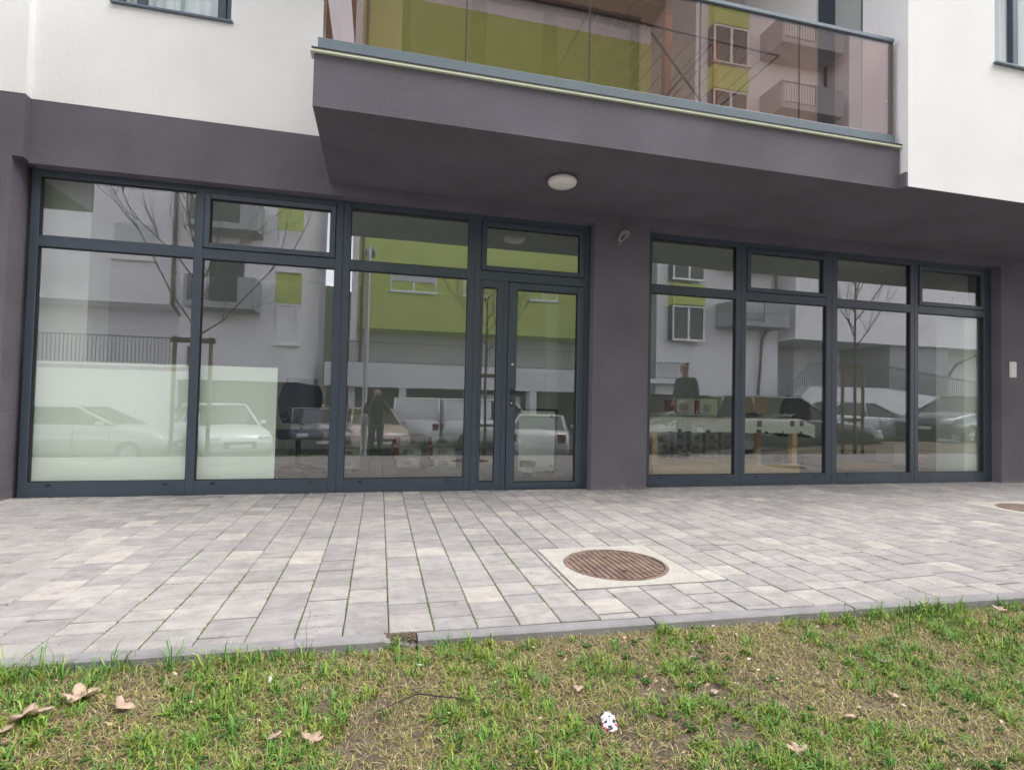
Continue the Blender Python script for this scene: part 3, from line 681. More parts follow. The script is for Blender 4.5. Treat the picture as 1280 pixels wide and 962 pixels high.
def office_chair(x_, y_, rz, label, m):
    t = thing('office_chair', label, 'chair', (x_, y_, 0), rz)
    b = MB()
    vs = []; fs = []; n = 12
    for j in range(n+1):          # curved padded back, rounded outline
        v_ = j/n; zz = .62+.50*v_; hw = .24*math.sin(math.pi*min(max(v_*.9+.12, .0), .93))**.25
        for i in range(n+1):
            u = i/n*2-1; vs.append((u*hw, -.22+.05*u*u-.03*v_, zz))
    for j in range(n):
        for i in range(n): fs.append((j*(n+1)+i, j*(n+1)+i+1, (j+1)*(n+1)+i+1, (j+1)*(n+1)+i))
    b.add(vs, fs, True); o = b.build('backrest', m, t); o.modifiers.new('s', 'SOLIDIFY').thickness = .06
    MB().box(-.25, .25, -.22, .26, .44, .53, bev=.03).build('seat', m, t)
    MB().tube([(0, -.26, .70), (0, -.24, .48), (0, -.05, .42)], .022).build('back_support', K['black'], t)
    MB().tube([(0, 0, .44), (0, 0, .12)], .03).build('gas_lift', K['black'], t)
    for k in range(5):
        a = 2*math.pi*k/5; l = MB().tube([(0, 0, .12), (.15*math.cos(a), .15*math.sin(a), .10), (.29*math.cos(a), .29*math.sin(a), .07)], [.026, .022, .016]).build('leg', K['black'], t)
        MB().lathe([(.0001, -.02), (.028, -.02), (.028, .02), (.0001, .02)], (.29*math.cos(a), .29*math.sin(a), .03), 14, 'y').build('caster', K['black'], l)
office_chair(-.90, 1.15, .25, 'navy blue office chair standing beside the pale sheet behind the second pane', K['navy'])
office_chair(6.72, 2.2, -.5, 'black office chair right of the work table', K['black'])
ld = thing('board_stack', 'low flat stack of pale boards on the floor right of the work table', 'boards', (0, 0, 0))
for k in range(4): MB().box(6.75+.01*k, 7.72-.012*k, 1.25, 1.9, .005+k*.022, .024+k*.022).build('board', K['wood'], ld)
carton(8.55, 2.0, 0, .30, .3, .36, .1, 'white carton on the floor behind the last panes of the right shopfront', 'card_w', None)
bk = thing('waste_bag', 'crumpled red bag on the floor beside the white carton', 'bag', (8.95, 2.0, 0))
b = MB(); prof_ = [(.02, .0), (.17, .01), (.20, .08), (.17, .16), (.10, .20), (.04, .25), (.07, .29)]
b.lathe(prof_, n=16); b.v = [(x*(1+.12*math.sin(7*z*20+x*30)), y*(1+.12*math.cos(y*40+z*30)), z) for x, y, z in b.v]; b.build('bag', K['card_r'], bk)
# white panel leaning in the doorway and a paint bucket
pn = thing('panel_heater', 'white flat panel with a dark edge standing inside the door', 'panel', (2.05, 1.25, 0), .05)
MB().box(-.30, .18, -.02, .02, .03, .80, bev=.004).build('panel', K['board'], pn)
MB().box(.181, .215, -.022, .022, .02, .83, bev=.003).box(-.30, .18, -.022, .022, .802, .83, bev=.003).build('edge', K['black'], pn)
for z_ in (.1, .74): MB().lathe([(.0001, -.03), (.016, -.03), (.016, -.02)], (.13, 0, z_), 12, 'y').build('screw', K['black'], pn)
for s_ in (-.25, .12): MB().box(s_-.02, s_+.02, -.10, .10, 0, .03).build('foot', K['black'], pn)
pk = thing('paint_bucket', 'small dark paint bucket with a pale label on the floor behind the door glass', 'bucket', (1.80, .98, 0))
MB().lathe([(.0001, 0), (.085, 0), (.10, .17), (.106, .172), (.106, .185), (.0001, .187)], n=24).build('pail', K['black'], pk)
MB().lathe([(.0935, .06), (.0985, .12)], n=24).build('label_band', K['card_w'], pk)
b = MB(); b.tube([(-.1, 0, .17), (-.11, -.03, .08), (-.07, -.085, .02), (0, -.11, .0+.01), (.07, -.085, .02), (.11, -.03, .08), (.1, 0, .17)], .003, 6); b.build('handle', K['steel'], pk)

# ------------------------------------------------------------------ drying rack and posts on the balcony
rk = thing('clothes_airer', 'folding clothes airer with slanting bars on the balcony behind the tinted glass', 'clothes airer', (2.6, -.75, 3.362))
for s_ in (-.45, .45):
    MB().tube([(-.45, s_, 0), (.25, s_, .86)], .011, 8).build('leg', K['ironrail'], rk); MB().tube([(.45, s_, 0), (-.35, s_, .86)], .011, 8).build('leg', K['ironrail'], rk)
MB().tube([(-.95, -.48, .92), (-.95, .48, .92), (.95, .48, .86), (.95, -.48, .86), (-.95, -.48, .92)], .010, 8).build('frame', K['ironrail'], rk)
for k in range(12):
    x_ = -.85+k*.155; MB().tube([(x_, -.48, .917-.03*k/12), (x_, .48, .917-.03*k/12)], .005, 6).build('rod', K['steel'], rk)
t = thing('wooden_post', 'taller orange wooden post on the balcony left of its twin', 'post', (2.57, -.9, 3.362), group='orange wooden posts on the balcony')
MB().box(-.035, .035, -.035, .035, 0, 1.28, bev=.004).build('post', K['redwood'], t); MB().box(-.04, .04, -.04, .04, 1.28, 1.30).build('cap', K['redwood'], t)
t = thing('wooden_post', 'shorter orange wooden post on the balcony right of its twin', 'post', (3.12, -.86, 3.362), group='orange wooden posts on the balcony')
MB().box(-.022, .022, -.022, .022, 0, 1.12, bev=.004).build('post', K['redwood'], t); MB().box(-.027, .027, -.027, .027, 1.12, 1.14).build('cap', K['redwood'], t)

# ------------------------------------------------------------------ grass
def vnoise(x, y, f, seed):
    g = np.random.RandomState(seed).rand(64, 64)
    X = x*f+100; Y = y*f+100; xi = np.floor(X).astype(int); yi = np.floor(Y).astype(int); u = X-xi; v = Y-yi
    u = u*u*(3-2*u); v = v*v*(3-2*v)
    a = g[yi % 64, xi % 64]; b_ = g[yi % 64, (xi+1) % 64]; c_ = g[(yi+1) % 64, xi % 64]; d_ = g[(yi+1) % 64, (xi+1) % 64]
    return (a*(1-u)+b_*u)*(1-v)+(c_*(1-u)+d_*u)*v
rs = np.random.RandomState(3)
def zg_np(x, y): return np.array([zg(a, b_) for a, b_ in zip(x, y)])
def blades(name, n, xr, yr, kind, clump=0):
    if clump:
        m = n//clump; cx = rs.uniform(*xr, m); cy = rs.uniform(*yr, m)
        x = np.repeat(cx, clump)+rs.normal(0, .011, m*clump); y = np.repeat(cy, clump)+rs.normal(0, .011, m*clump); n = m*clump
        ckey = np.repeat(rs.rand(m), clump); cgreen = np.repeat(vnoise(cx, cy, 2.6, 1)*.6+vnoise(cx, cy, 6, 2)*.4, clump); csz = np.repeat(rs.uniform(.7, 1.5, m), clump)
    else:
        x = rs.uniform(*xr, n); y = rs.uniform(*yr, n); ckey = rs.rand(n); csz = np.ones(n)
    green = vnoise(x, y, 2.6, 1)*.5+vnoise(x, y, 6, 2)*.35+vnoise(x, y, 19, 5)*.15
    bare = vnoise(x, y, 3.1, 8)*.4+vnoise(x, y, 8, 9)*.3+vnoise(x, y, 27, 10)*.3
    ok = y < (-3.302-.0275*x-.066)
    if kind == 'green':
        ok &= bare < .66
        if clump: ok &= ckey < np.clip((cgreen-.34)*4.2, .06, 1)
        else: ok &= ckey < np.clip((green-.36)*4, .12, 1)
    else: ok &= (rs.rand(n) < np.clip(1.25-(green-.45)*2.2, .3, 1)) & ((bare < .64) | (rs.rand(n) < .3))
    edge = np.abs(y-(-3.302-.0275*x-.08)) < .05
    x = x[ok]; y = y[ok]; green = green[ok]; edge = edge[ok]; csz = csz[ok]; ckey = ckey[ok]; n = len(x); z = zg_np(x, y)-.002
    a = rs.uniform(0, 2*np.pi, n)
    if kind == 'green':
        L = rs.uniform(.016, .036, n)*(.7+.9*np.clip(green-.3, 0, .6)); lean = rs.uniform(.1, 1.15, n); wd = rs.uniform(.0008, .0019, n)
        if clump: L = rs.uniform(.022, .055, n)*csz; lean = rs.uniform(.25, 1.25, n); wd = rs.uniform(.0011, .0026, n)
        L[edge] *= 1.35; L[edge & (x < -.35)] *= 1.7; L[edge & (x > 2.2)] *= 1.3
        base = np.array([[.10, .23, .035], [.16, .27, .045], [.065, .185, .045], [.23, .27, .045], [.36, .32, .09]])
        c = base[rs.choice(5, n, p=[.32, .26, .16, .16, .10])]
        if clump: c = .45*c+.55*base[(ckey*997).astype(int) % 4]
        c = c*rs.uniform(.85, 1.5, (n, 1))
    else:
        L = rs.uniform(.010, .05, n); lean = rs.uniform(1.0, 1.55, n); wd = rs.uniform(.0005, .0011, n)
        base = np.array([[.44, .34, .18], [.56, .46, .28], [.27, .19, .10], [.36, .36, .10], [.25, .27, .07]])
        c = base[rs.choice(5, n, p=[.22, .16, .2, .2, .22])]*rs.uniform(.7, 1.25, (n, 1))
    dx, dy = np.cos(a), np.sin(a); px, py = -dy, dx
    hz = L*np.cos(lean); ho = L*np.sin(lean); bend = rs.uniform(-.35, .35, n)*L
    if kind == 'dry': z = z+rs.uniform(.001, .010, n)
    m1 = np.stack([x+dx*ho*.40+px*bend*.4, y+dy*ho*.40+py*bend*.4, z+hz*.66+L*.06], 1); tip = np.stack([x+dx*ho+px*bend, y+dy*ho+py*bend, z+hz*rs.uniform(.6, 1.05, n)], 1); b0 = np.stack([x, y, z], 1)
    pw = np.stack([px, py, np.zeros(n)], 1)*wd[:, None]
    V = np.stack([b0-pw, b0+pw, m1+pw*.9, m1-pw*.9, tip], 1).reshape(-1, 3)
    i = np.arange(n)*5
    F = np.zeros((n, 7), int); F[:, 0] = i; F[:, 1] = i+1; F[:, 2] = i+2; F[:, 3] = i+3; F[:, 4] = i+3; F[:, 5] = i+2; F[:, 6] = i+4
    me = bpy.data.meshes.new(name); me.vertices.add(n*5); me.vertices.foreach_set('co', V.ravel())
    me.loops.add(n*7); me.loops.foreach_set('vertex_index', F.ravel())
    me.polygons.add(n*2); st = np.stack([np.arange(n)*7, np.arange(n)*7+4], 1).ravel(); me.polygons.foreach_set('loop_start', st)
    me.update(calc_edges=True); me.validate()
    ca = me.color_attributes.new('tint', 'FLOAT_COLOR', 'POINT'); cc = np.ones((n, 5, 4)); cc[:, :, :3] = c[:, None, :]
    ca.data.foreach_set('color', cc.ravel()); me.materials.append(K['grass']); o = bpy.data.objects.new(name, me); COL.objects.link(o)
    return o
tag(blades('grass', 90000, (-1.6, 3.9), (-4.75, -3.3), 'green'), 'short patchy green grass on the strip in front of the paving', 'grass', kind='stuff')
tag(blades('grass_tufts', 70000, (-1.6, 3.9), (-4.75, -3.3), 'green', clump=22), 'brighter longer tufts of grass along the kerb and in patches', 'grass', kind='stuff')
tag(blades('dry_grass', 190000, (-1.6, 3.9), (-4.75, -3.3), 'dry'), 'dry straw coloured grass matted between the green tufts', 'dry grass', kind='stuff')
tag(blades('grass', 26000, (-12, 24), (-7.2, -3.9), 'green'), 'grass of the strip continuing outside the picture', 'grass', kind='stuff')
# low broad-leaved weeds
def weeds():
    b = MB(); cols = []
    for _ in range(420):
        x_ = rnd.uniform(-1.1, 3.5); y_ = rnd.uniform(-4.6, -3.45)
        if y_ > KO(x_)-.04: continue
        if vnoise(np.array([x_]), np.array([y_]), 3.2, 1)[0] < .45: continue
        z_ = zg(x_, y_); s = rnd.uniform(.005, .012); k = rnd.randint(4, 8); a0 = rnd.uniform(0, 6)
        for i in range(k):
            a = a0+i*2*math.pi/k+rnd.uniform(-.2, .2); d = Vector((math.cos(a), math.sin(a), 0)); q = Vector((-d.y, d.x, 0)); l = s*rnd.uniform(1, 2.2); c0 = Vector((x_, y_, z_+.008)); up = Vector((0, 0, 1))
            pts = [c0, c0+d*l*.45+q*l*.28+up*.010, c0+d*l*.9+q*l*.2+up*.012, c0+d*l*1.1+up*.008, c0+d*l*.9-q*l*.2+up*.012, c0+d*l*.45-q*l*.28+up*.010]
            b.add(pts, [(0, 1, 2, 3), (0, 3, 4, 5)])
            g = rnd.uniform(.7, 1.3); cols += [(.08*g, .17*g, .04*g, 1)]*6
    o = b.build('weeds', K['grass'], fixn=False); ca = o.data.color_attributes.new('tint', 'FLOAT_COLOR', 'POINT'); ca.data.foreach_set('color', np.array(cols).ravel())
    tag(o, 'small broad-leaved weeds among the grass', 'weeds', kind='stuff')
weeds()
def litter_bits():
    b = MB(); cols = []
    for _ in range(1500):
        x_ = rnd.uniform(-1.2, 3.6); y_ = rnd.uniform(-4.65, -3.38)
        if y_ > KO(x_)-.012: continue
        z_ = zg(x_, y_)+rnd.uniform(.004, .018); s_ = rnd.uniform(.003, .011); a = rnd.uniform(0, 6.3); k = rnd.randint(4, 6)
        tl = (rnd.uniform(-.6, .6), rnd.uniform(-.6, .6)); pts = []
        for i in range(k):
            q = a+i*2*math.pi/k; rr = s_*rnd.uniform(.5, 1.2); px, py = rr*math.cos(q), rr*.6*math.sin(q); pts.append((x_+px, y_+py, z_+px*tl[0]+py*tl[1]))
        b.add(pts, [tuple(range(k))]); c = rnd.choice([(.42, .30, .20), (.55, .44, .32), (.28, .17, .10), (.60, .52, .42), (.20, .13, .09), (.45, .38, .14)]); cols += [(*c, 1)]*k
    o = b.build('leaf_fragments', K['grass'], fixn=False); ca = o.data.color_attributes.new('tint', 'FLOAT_COLOR', 'POINT'); ca.data.foreach_set('color', np.array(cols).ravel())
    tag(o, 'small broken bits of dead leaves strewn through the grass', 'leaf litter', kind='stuff')
litter_bits()
# crumbs: soil clods, moss in the joints, bits of straw on the paving edge
def crumbs(name, n, fn, cols, label, cat, size):
    b = MB(); cl = []
    for _ in range(n):
        p = fn()
        if p is None: continue
        x_, y_, z_ = p; s = rnd.uniform(*size); vs = []
        for dx, dy, dz in ((1, 0, 0), (-1, 0, 0), (0, 1, 0), (0, -1, 0), (0, 0, 1), (0, 0, -.4)):
            vs.append((x_+dx*s*rnd.uniform(.6, 1.4), y_+dy*s*rnd.uniform(.6, 1.4), z_+dz*s*rnd.uniform(.4, .9)))
        b.add(vs, [(0, 2, 4), (2, 1, 4), (1, 3, 4), (3, 0, 4), (2, 0, 5), (1, 2, 5), (3, 1, 5), (0, 3, 5)]); c = rnd.choice(cols); g = rnd.uniform(.7, 1.3); cl += [(c[0]*g, c[1]*g, c[2]*g, 1)]*6
    o = b.build(name, K['grass'], fixn=False); ca = o.data.color_attributes.new('tint', 'FLOAT_COLOR', 'POINT'); ca.data.foreach_set('color', np.array(cl).ravel()); tag(o, label, cat, kind='stuff')
def soil_pt():
    x_ = rnd.uniform(-1.3, 3.7); y_ = rnd.uniform(-4.7, -3.36); return (x_, y_, zg(x_, y_)) if y_ < KO(x_)-.004 else None
crumbs('soil_clods', 9000, soil_pt, [(.13, .09, .06), (.20, .15, .10), (.09, .06, .04), (.28, .22, .15)], 'crumbs of dry soil and plant litter between the blades', 'soil', (.002, .007))
def moss_pt():
    k = rnd.randint(-6, 14); x_ = X0+k*PW+rnd.uniform(-.003, .003)
    y_ = rnd.uniform(KI(x_)+.01, -1.2)
    if vnoise(np.array([x_*2.3]), np.array([y_*3]), 1.7, 20)[0] < .44+max(0, (y_+2.4))*.25: return None
    for (cx, cy, h) in COLLARS:
        if abs(x_-cx) < h and abs(y_-cy) < h: return None
    return (x_, y_, -.003)
crumbs('moss', 9000, moss_pt, [(.10, .16, .02), (.14, .20, .03), (.07, .09, .03)], 'green moss in the joints of the paving', 'moss', (.002, .0045))
def moss2_pt():
    p = rnd.choice(scored[:300])[1]; x_ = rnd.uniform(p[0], p[1]); y_ = p[2]+rnd.uniform(-.004, .004)
    if vnoise(np.array([x_*2.3]), np.array([y_*3]), 1.7, 20)[0] < .55: return None
    return (x_, y_, -.004)
crumbs('moss', 3500, moss2_pt, [(.10, .16, .02), (.12, .13, .05), (.07, .08, .04)], 'moss and dirt in the cross joints of the paving', 'moss', (.0015, .004))
def foot_pt(): 
    x_ = rnd.uniform(-3.4, 8.2); front = WF if 2.19 < x_ < 2.84 or x_ > 7.93 else (-.2 if x_ < -3.03 else 0)
    return (x_, front-abs(rnd.gauss(0, .02))-.003, .002)
crumbs('plaster_crumbs', 1100, foot_pt, [(.7, .68, .64), (.5, .47, .42), (.3, .27, .22)], 'pale plaster crumbs and dust along the foot of the shopfront', 'crumbs', (.0015, .006))
def hole_pt():
    x_ = rnd.uniform(.04, .165); return (x_, KI(x_)-abs(rnd.gauss(0, .03))+.012, rnd.uniform(-.020, -.003))
crumbs('soil_clods', 1500, hole_pt, [(.12, .085, .06), (.16, .12, .085), (.08, .055, .04)], 'brown soil filling the broken end of the kerb', 'soil', (.002, .006))
def dry_pt():
    x_ = rnd.uniform(-1.2, 3.0); return (x_, KI(x_)+rnd.uniform(-.05, .12), .001)
crumbs('dust', 250, dry_pt, [(.25, .2, .12), (.16, .12, .08)], 'specks of soil on the kerb', 'dirt', (.001, .003))

# ------------------------------------------------------------------ dead leaves and litter
def dead_leaf(x_, y_, s, rz, label, lobes=5, curl=.35):
    s *= 1.3; curl *= .6; b = MB(); n = lobes*6; ring = []; r_ = random.Random(int(x_*1000)+7)
    for k in range(n):
        a = 2*math.pi*k/n; rr = .42+.58*abs(math.cos(a*lobes/2))**1.3; rr *= 1-.35*(math.cos(a) < -.7); rr *= r_.uniform(.88, 1.08)
        ring.append((a, rr))
    vs = [(0, 0, 0)]
    for f_ in (.5, 1):
        for a, rr in ring:
            px, py = math.cos(a)*rr*f_*s, math.sin(a)*rr*f_*s*.8
            vs.append((px, py, (curl*(py/s)**2+.12*curl*math.sin(a*3+1))*s*1.4+.15*curl*s*math.sin(px/s*4)*f_))
    fs = [(0, 1+k, 1+(k+1) % n) for k in range(n)]+[(1+k, 1+n+k, 1+n+(k+1) % n, 1+(k+1) % n) for k in range(n)]
    b.add(vs, fs, True); t = thing('dead_leaf', label, 'leaf', (x_, y_, zg(x_, y_)+.024), rz, 'dead leaves lying in the grass'); t.rotation_euler = (r_.uniform(-.25, .25), r_.uniform(-.25, .25), rz)
    o = b.build('leaf_blade', K['leafm'], t); o.modifiers.new('s', 'SOLIDIFY').thickness = .0008
    MB().tube([(-s*.3, 0, .001), (-s*.9, s*.05, .006), (-s*1.35, s*.2, .004)], [.0012, .001, .0008], 5).build('stalk', K['twig'], t)
dead_leaf(-.885, -3.53, .050, .9, 'large folded pale brown leaf at the upper left of the grass', 5, .9)
dead_leaf(-.99, -3.60, .050, .5, 'pale torn leaf below the large folded leaf at the left', 5, .6)
dead_leaf(-1.04, -3.66, .045, 2.2, 'pale leaf cut by the left edge of the picture', 4, .4)
dead_leaf(-.745, -3.60, .030, .2, 'small curled leaf right of the large folded leaf', 3, .9)
dead_leaf(-.159, -3.83, .030, 1.2, 'pinkish brown upright leaf in front of the pale wet leaf litter', 4, .5)
dead_leaf(-.27, -3.80, .022, 2.2, 'small pinkish leaf lying flat left of the upright leaf', 4, .2)
dead_leaf(-.10, -4.02, .032, .3, 'wide pale leaf at the bottom edge of the grass', 5, .3)
dead_leaf(1.255, -4.11, .030, 1.2, 'dark grey withered leaf among the bright grass at the right', 4, .9)
dead_leaf(.69, -3.74, .018, .2, 'small tan leaf above the crumpled wrapper', 3, .4)
dead_leaf(1.16, -3.83, .022, .9, 'round tan leaf in the green patch at the right', 2, .4)
dead_leaf(1.55, -4.02, .024, 2.9, 'rolled reddish brown leaf near the right tuft', 2, 1.2)
dead_leaf(2.95, -3.50, .026, .3, 'pale leaf by the kerb at the far right', 4, .5)
dead_leaf(1.95, -3.78, .022, 1.8, 'small curled leaf in the dry grass at the right', 3, .7)
dead_leaf(1.80, -3.95, .020, .4, 'tiny white-edged leaf right of the green patch', 3, .6)
tw = thing('twig', 'thin dark forked twig lying on the grass', 'twig', (.15, -3.70, zg(.15, -3.70)+.022))
MB().tube([(-.14, -.06, .0), (-.07, -.035, .012), (0, 0, .014), (.06, -.02, .01), (.13, -.05, .012), (.19, -.075, .004)], [.0015, .002, .0032, .0026, .002, .0012], 6).build('stem', K['twig'], tw)
MB().tube([(0, 0, .014), (-.02, .03, .016)], [.002, .001], 5).build('side_shoot', K['twig'], tw)
def wrapper_mat():
    m, t, b = nodes('printed_wrapper'); b.inputs['Roughness'].default_value = .35
    tc = N(t, 'ShaderNodeTexCoord'); v = N(t, 'ShaderNodeTexVoronoi'); v.inputs['Scale'].default_value = 85; t.links.new(tc.outputs['Object'], v.inputs[0])
    s_ = N(t, 'ShaderNodeSeparateColor'); t.links.new(v.outputs['Color'], s_.inputs[0])
    r = N(t, 'ShaderNodeValToRGB'); r.color_ramp.interpolation = 'CONSTANT'; e = r.color_ramp.elements; e[0].color = (.03, .03, .035, 1); e[1].position = .36; e[1].color = (.72, .70, .71, 1); q = e.new(.16); q.color = (.45, .43, .44, 1); q = e.new(.86); q.color = (.5, .04, .14, 1)
    t.links.new(s_.outputs[0], r.inputs[0]); t.links.new(r.outputs[0], b.inputs[0]); return m
b = MB(); n = 14; vs = []; fs = []; r_ = random.Random(5)
for j in range(n+1):
    for i in range(n):
        a = 2*math.pi*i/n; v_ = j/n; e_ = min(1, math.sin(math.pi*(.04+.92*v_))*2.2)
        vs.append((.024*math.cos(a)*e_+r_.uniform(-.0015, .0015), (v_-.5)*.075, .011*math.sin(a)*e_+r_.uniform(-.0015, .0015)))
for j in range(n):
    for i in range(n): fs.append((j*n+i, j*n+(i+1) % n, (j+1)*n+(i+1) % n, (j+1)*n+i))
b.add(vs, fs); o = b.build('crumpled_wrapper', wrapper_mat()); o.location = (.735, -3.90, zg(.735, -3.9)+.018); o.rotation_euler = (R(18), 0, R(-14)); tag(o, 'crumpled white, black and pink wrapper lying in the grass', 'litter')
o = MB().box(-.0045, .0045, -.0012, .0012, 0, .036).build('paper_strip', K['paper']); o.location = (-.333, -3.53, zg(-.333, -3.53)+.004); o.rotation_euler = (R(-30), R(4), .2); tag(o, 'small white paper strip standing in the grass at the left', 'litter')
o = MB().lathe([(.0001, 0), (.004, 0), (.004, .018), (.0001, .018)], n=10).build('cigarette_butt', K['paper']); o.location = (.16, -3.50, zg(.16, -3.50)+.012); o.rotation_euler = (R(90), 0, 1.1); tag(o, 'white cigarette butt in the grass just below the broken kerb', 'litter')
# dry plant stem by the kerb
dp = thing('withered_weed', 'thin withered reddish weed growing against the kerb', 'plant', (-.24, -3.37, -.045))
for k in range(7):
    a = k*.9; MB().tube([(0, 0, 0), (.02*math.cos(a), .02*math.sin(a), .03), (.045*math.cos(a), .035*math.sin(a), .035+.008*k)], [.0012, .001, .0006], 5).build('shoot', K['twig'], dp)
MB().tube([(0, 0, 0), (.004, 0, .06), (-.002, .0, .12), (.014, .0, .17), (.008, 0, .19)], [.001, .0008, .0007, .0006, .0004], 5).build('stalk', K['twig'], dp)

# ------------------------------------------------------------------ the street behind the camera (seen in the glass)
# neighbours across the street
def nwindow(parent, x0, x1, z0, z1, y, mull=1, shutter=0.0, sill=True, m='wwin'):
    f = MB(); t_ = .07; y0, y1 = y-.06, y+.03
    f.box(x0, x0+t_, y0, y1, z0, z1).box(x1-t_, x1, y0, y1, z0, z1).box(x0+t_, x1-t_, y0, y1, z0, z0+t_).box(x0+t_, x1-t_, y0, y1, z1-t_, z1)
    for k in range(mull): xx = x0+(x1-x0)*(k+1)/(mull+1); f.box(xx-.05, xx+.05, y0, y1-.005, z0+t_, z1-t_)
    w_ = f.build('window', K[m], parent)
    MB().box(x0+t_, x1-t_, y-.03, y-.02, z0+t_, z1-t_).build('pane', K['dimpane'], w_)
    if shutter: MB().box(x0+.04, x1-.04, y+.031, y+.045, z1-(z1-z0)*shutter, z1-.02).build('roller_shutter', K['shutter'], w_)
    if sill: MB().box(x0-.06, x1+.06, y, y+.14, z0-.05, z0-.002).build('sill', K['wwin'], w_)
def nrail(parent, x0, x1, z, h, y, name='railing', pitch=.125):
    b = MB(); b.box(x0, x1, y-.02, y+.02, z+h-.04, z+h).box(x0, x1, y-.015, y+.015, z+.06, z+.09)
    n = int((x1-x0)/pitch)
    for k in range(n+1): xx = x0+(x1-x0)*k/n; b.box(xx-.010, xx+.010, y-.008, y+.008, z+.09, z+h-.04)
    return b.build(name, K['ironrail'], parent)
def nbalcony(parent, x0, x1, z, y, d=1.3, side='bgrey', solid=.45):
    b = MB().box(x0, x1, y+.001, y+d, z-.22, z).box(x0, x0+.12, y+.001, y+d, z, z+.95).box(x1-.12, x1, y+.001, y+d, z, z+.95)
    if solid: b.box(x1-(x1-x0)*solid, x1-.12, y+d-.1, y+d, z, z+.95)
    o = b.build('balcony', K[side], parent); r = nrail(o, x0+.12, x1-(x1-x0)*solid if solid else x1-.12, z, .95, y+d-.06)
    return o
Y1 = -17.0
nl = thing('apartment_block', 'white block with grey balconies over a railed terrace, mirrored in the left panes', 'building', (0, Y1, -.9))
def NL(o): return o
Wm = K['bwhite']
pbox('wall', Wm, nl, -20, -3.1, -9, .0, 5.1, 19.5)                       # upper wall over the terrace recess
pbox('wall', Wm, nl, -20, -7.4, -9, -1.6, 2.8, 5.1)
pbox('wall', Wm, nl, -7.4, -3.1, -9, -.001, 2.35, 5.1)
pbox('terrace_wall', Wm, nl, -20, -7.4, -1.6, .0, 0, 2.8)
pbox('garage_front', K['garage'], nl, -7.4, -3.1, -9, -.3, 0, 2.35)
pbox('roof', K['tile'], nl, -20.3, -2.8, -9, .5, 19.5, 19.8)
nrail(nl, -19.5, -6.9, 2.8, 1.08, -.05)
for zz in (6.7, 9.5, 12.4, 15.3):
    for x0, x1, s_ in ((-9.6, -8.2, .75), (-13.2, -11.9, .4), (-17, -15.6, .6)): nwindow(nl, x0, x1, zz, zz+1.35, 0, 1, s_)
for zz in (5.15, 8.05, 10.9, 13.8):
    nbalcony(nl, -6.9, -4.55, zz, 0, 1.2, 'bgrey', .25)
    MB().box(-6.4, -5.2, -.02, .03, zz+.02, zz+2.1).build('balcony_door', K['dimpane'], nl)
for zz in (4.55, 7.4, 10.2, 13.1, 16):
    nwindow(nl, -4.0, -3.2, zz-.75, zz+.85, .01, 0)
    MB().box(-4.05, -3.102, .0, .03, zz+.86, zz+2.05).build('green_panel', K['bgreen'], nl)
MB().tube([(-7.6, .08, 19.5), (-7.6, .08, 5.1), (-7.1, -.2, 4.3), (-6.95, .08, 2.8)], .07, 10).build('downpipe', K['brown'], nl)
Y2 = -22.0
nc = thing('apartment_block', 'lime green block across the street over a white terrace, mirrored beside the entrance door', 'building', (0, Y2, -.9))
pbox('wall', K['bgreen'], nc, -1.2, 15, -9, 0, 5.25, 19.9)
pbox('corner_strip', Wm, nc, -1.5, -1.2, -9, .02, 0, 19.9)
pbox('wall', Wm, nc, -1.2, 11.2, -9, -2.2, 3.5, 5.25)
pbox('terrace_wall', Wm, nc, -2.6, 11.2, -2.2, .35, 2.35, 3.5)
pbox('garage_front', K['garage'], nc, -2.6, 11.2, -9, -.6, 0, 2.35)
for xx in (.9, 4.2, 7.6, 10.8): MB().box(xx, xx+.35, -.599, .3, 0, 2.349).build('garage_pillar', K['bwhite'], nc)
MB().box(5.0, 7.3, -.6, -.55, .0, 2.1).build('garage_door', K['wwin'], nc)
pbox('roof', K['tile'], nc, -1.9, 15.2, -9, 1.5, 21.1, 21.3)
pbox('eaves', K['brown'], nc, -1.9, 15.2, -.1, 1.4, 20.9, 21.0)
pbox('frieze', K['bwhite'], nc, -1.5, 15, -9, -.02, 19.9, 20.9)
b = MB()
for k in range(68): b.box(-1.8+k*.25, -1.72+k*.25, .0, 1.45, 20.84, 20.9)
b.build('eaves_boards', K['brown'], nc)
b = MB()
for k in range(68): b.tube([(-1.8+k*.25, 1.6, 21.33), (-1.8+k*.25, -3, 22.6)], .11, 8)
b.build('roof_tile_rows', K['tile'], nc)
nrail(nc, -2.5, 11.1, 3.5, 1.05, .25)
for zz in (7.15, 10.1, 13.1, 16.1): 
    for x0, x1, s_ in ((.35, 2.65, .6), (4.0, 5.3, .3), (7.5, 9.1, .35)): nwindow(nc, x0, x1, zz, zz+1.3, 0, 1, s_)
for x0, x1 in ((.6, 1.4), (1.6, 2.4), (3.9, 4.8), (7.9, 8.8)): nwindow(nc, x0, x1, 3.55, 5.0, -2.19, 0, 0, False)
MB().tube([(-1.0, .1, 19.9), (-1.0, .1, 3.5)], .06, 10).build('downpipe', K['brown'], nc)
Y3 = -18.0
nr = thing('apartment_block', 'white block with bay windows and a railed ramp, mirrored in the right shopfront', 'building', (0, Y3, -.9))
pbox('wall', Wm, nr, 12.8, 19.6, -9, 0, 2.3, 25)
pbox('side_wall', K['bgrey'], nr, 12.78, 12.799, -9, -.01, 2.3, 25)
pbox('garage_front', K['garage'], nr, 12.3, 19.6, -9, -.2, 0, 2.3)
pbox('wall', Wm, nr, 19.6, 42, -9, 1.2, 5.15, 25)
pbox('wall', Wm, nr, 19.6, 42, -9, -2.2, 1.0, 5.15)
pbox('recess_wall', K['bgrey'], nr, 19.7, 22.2, -2.2, -1.9, 1.9, 5.1)
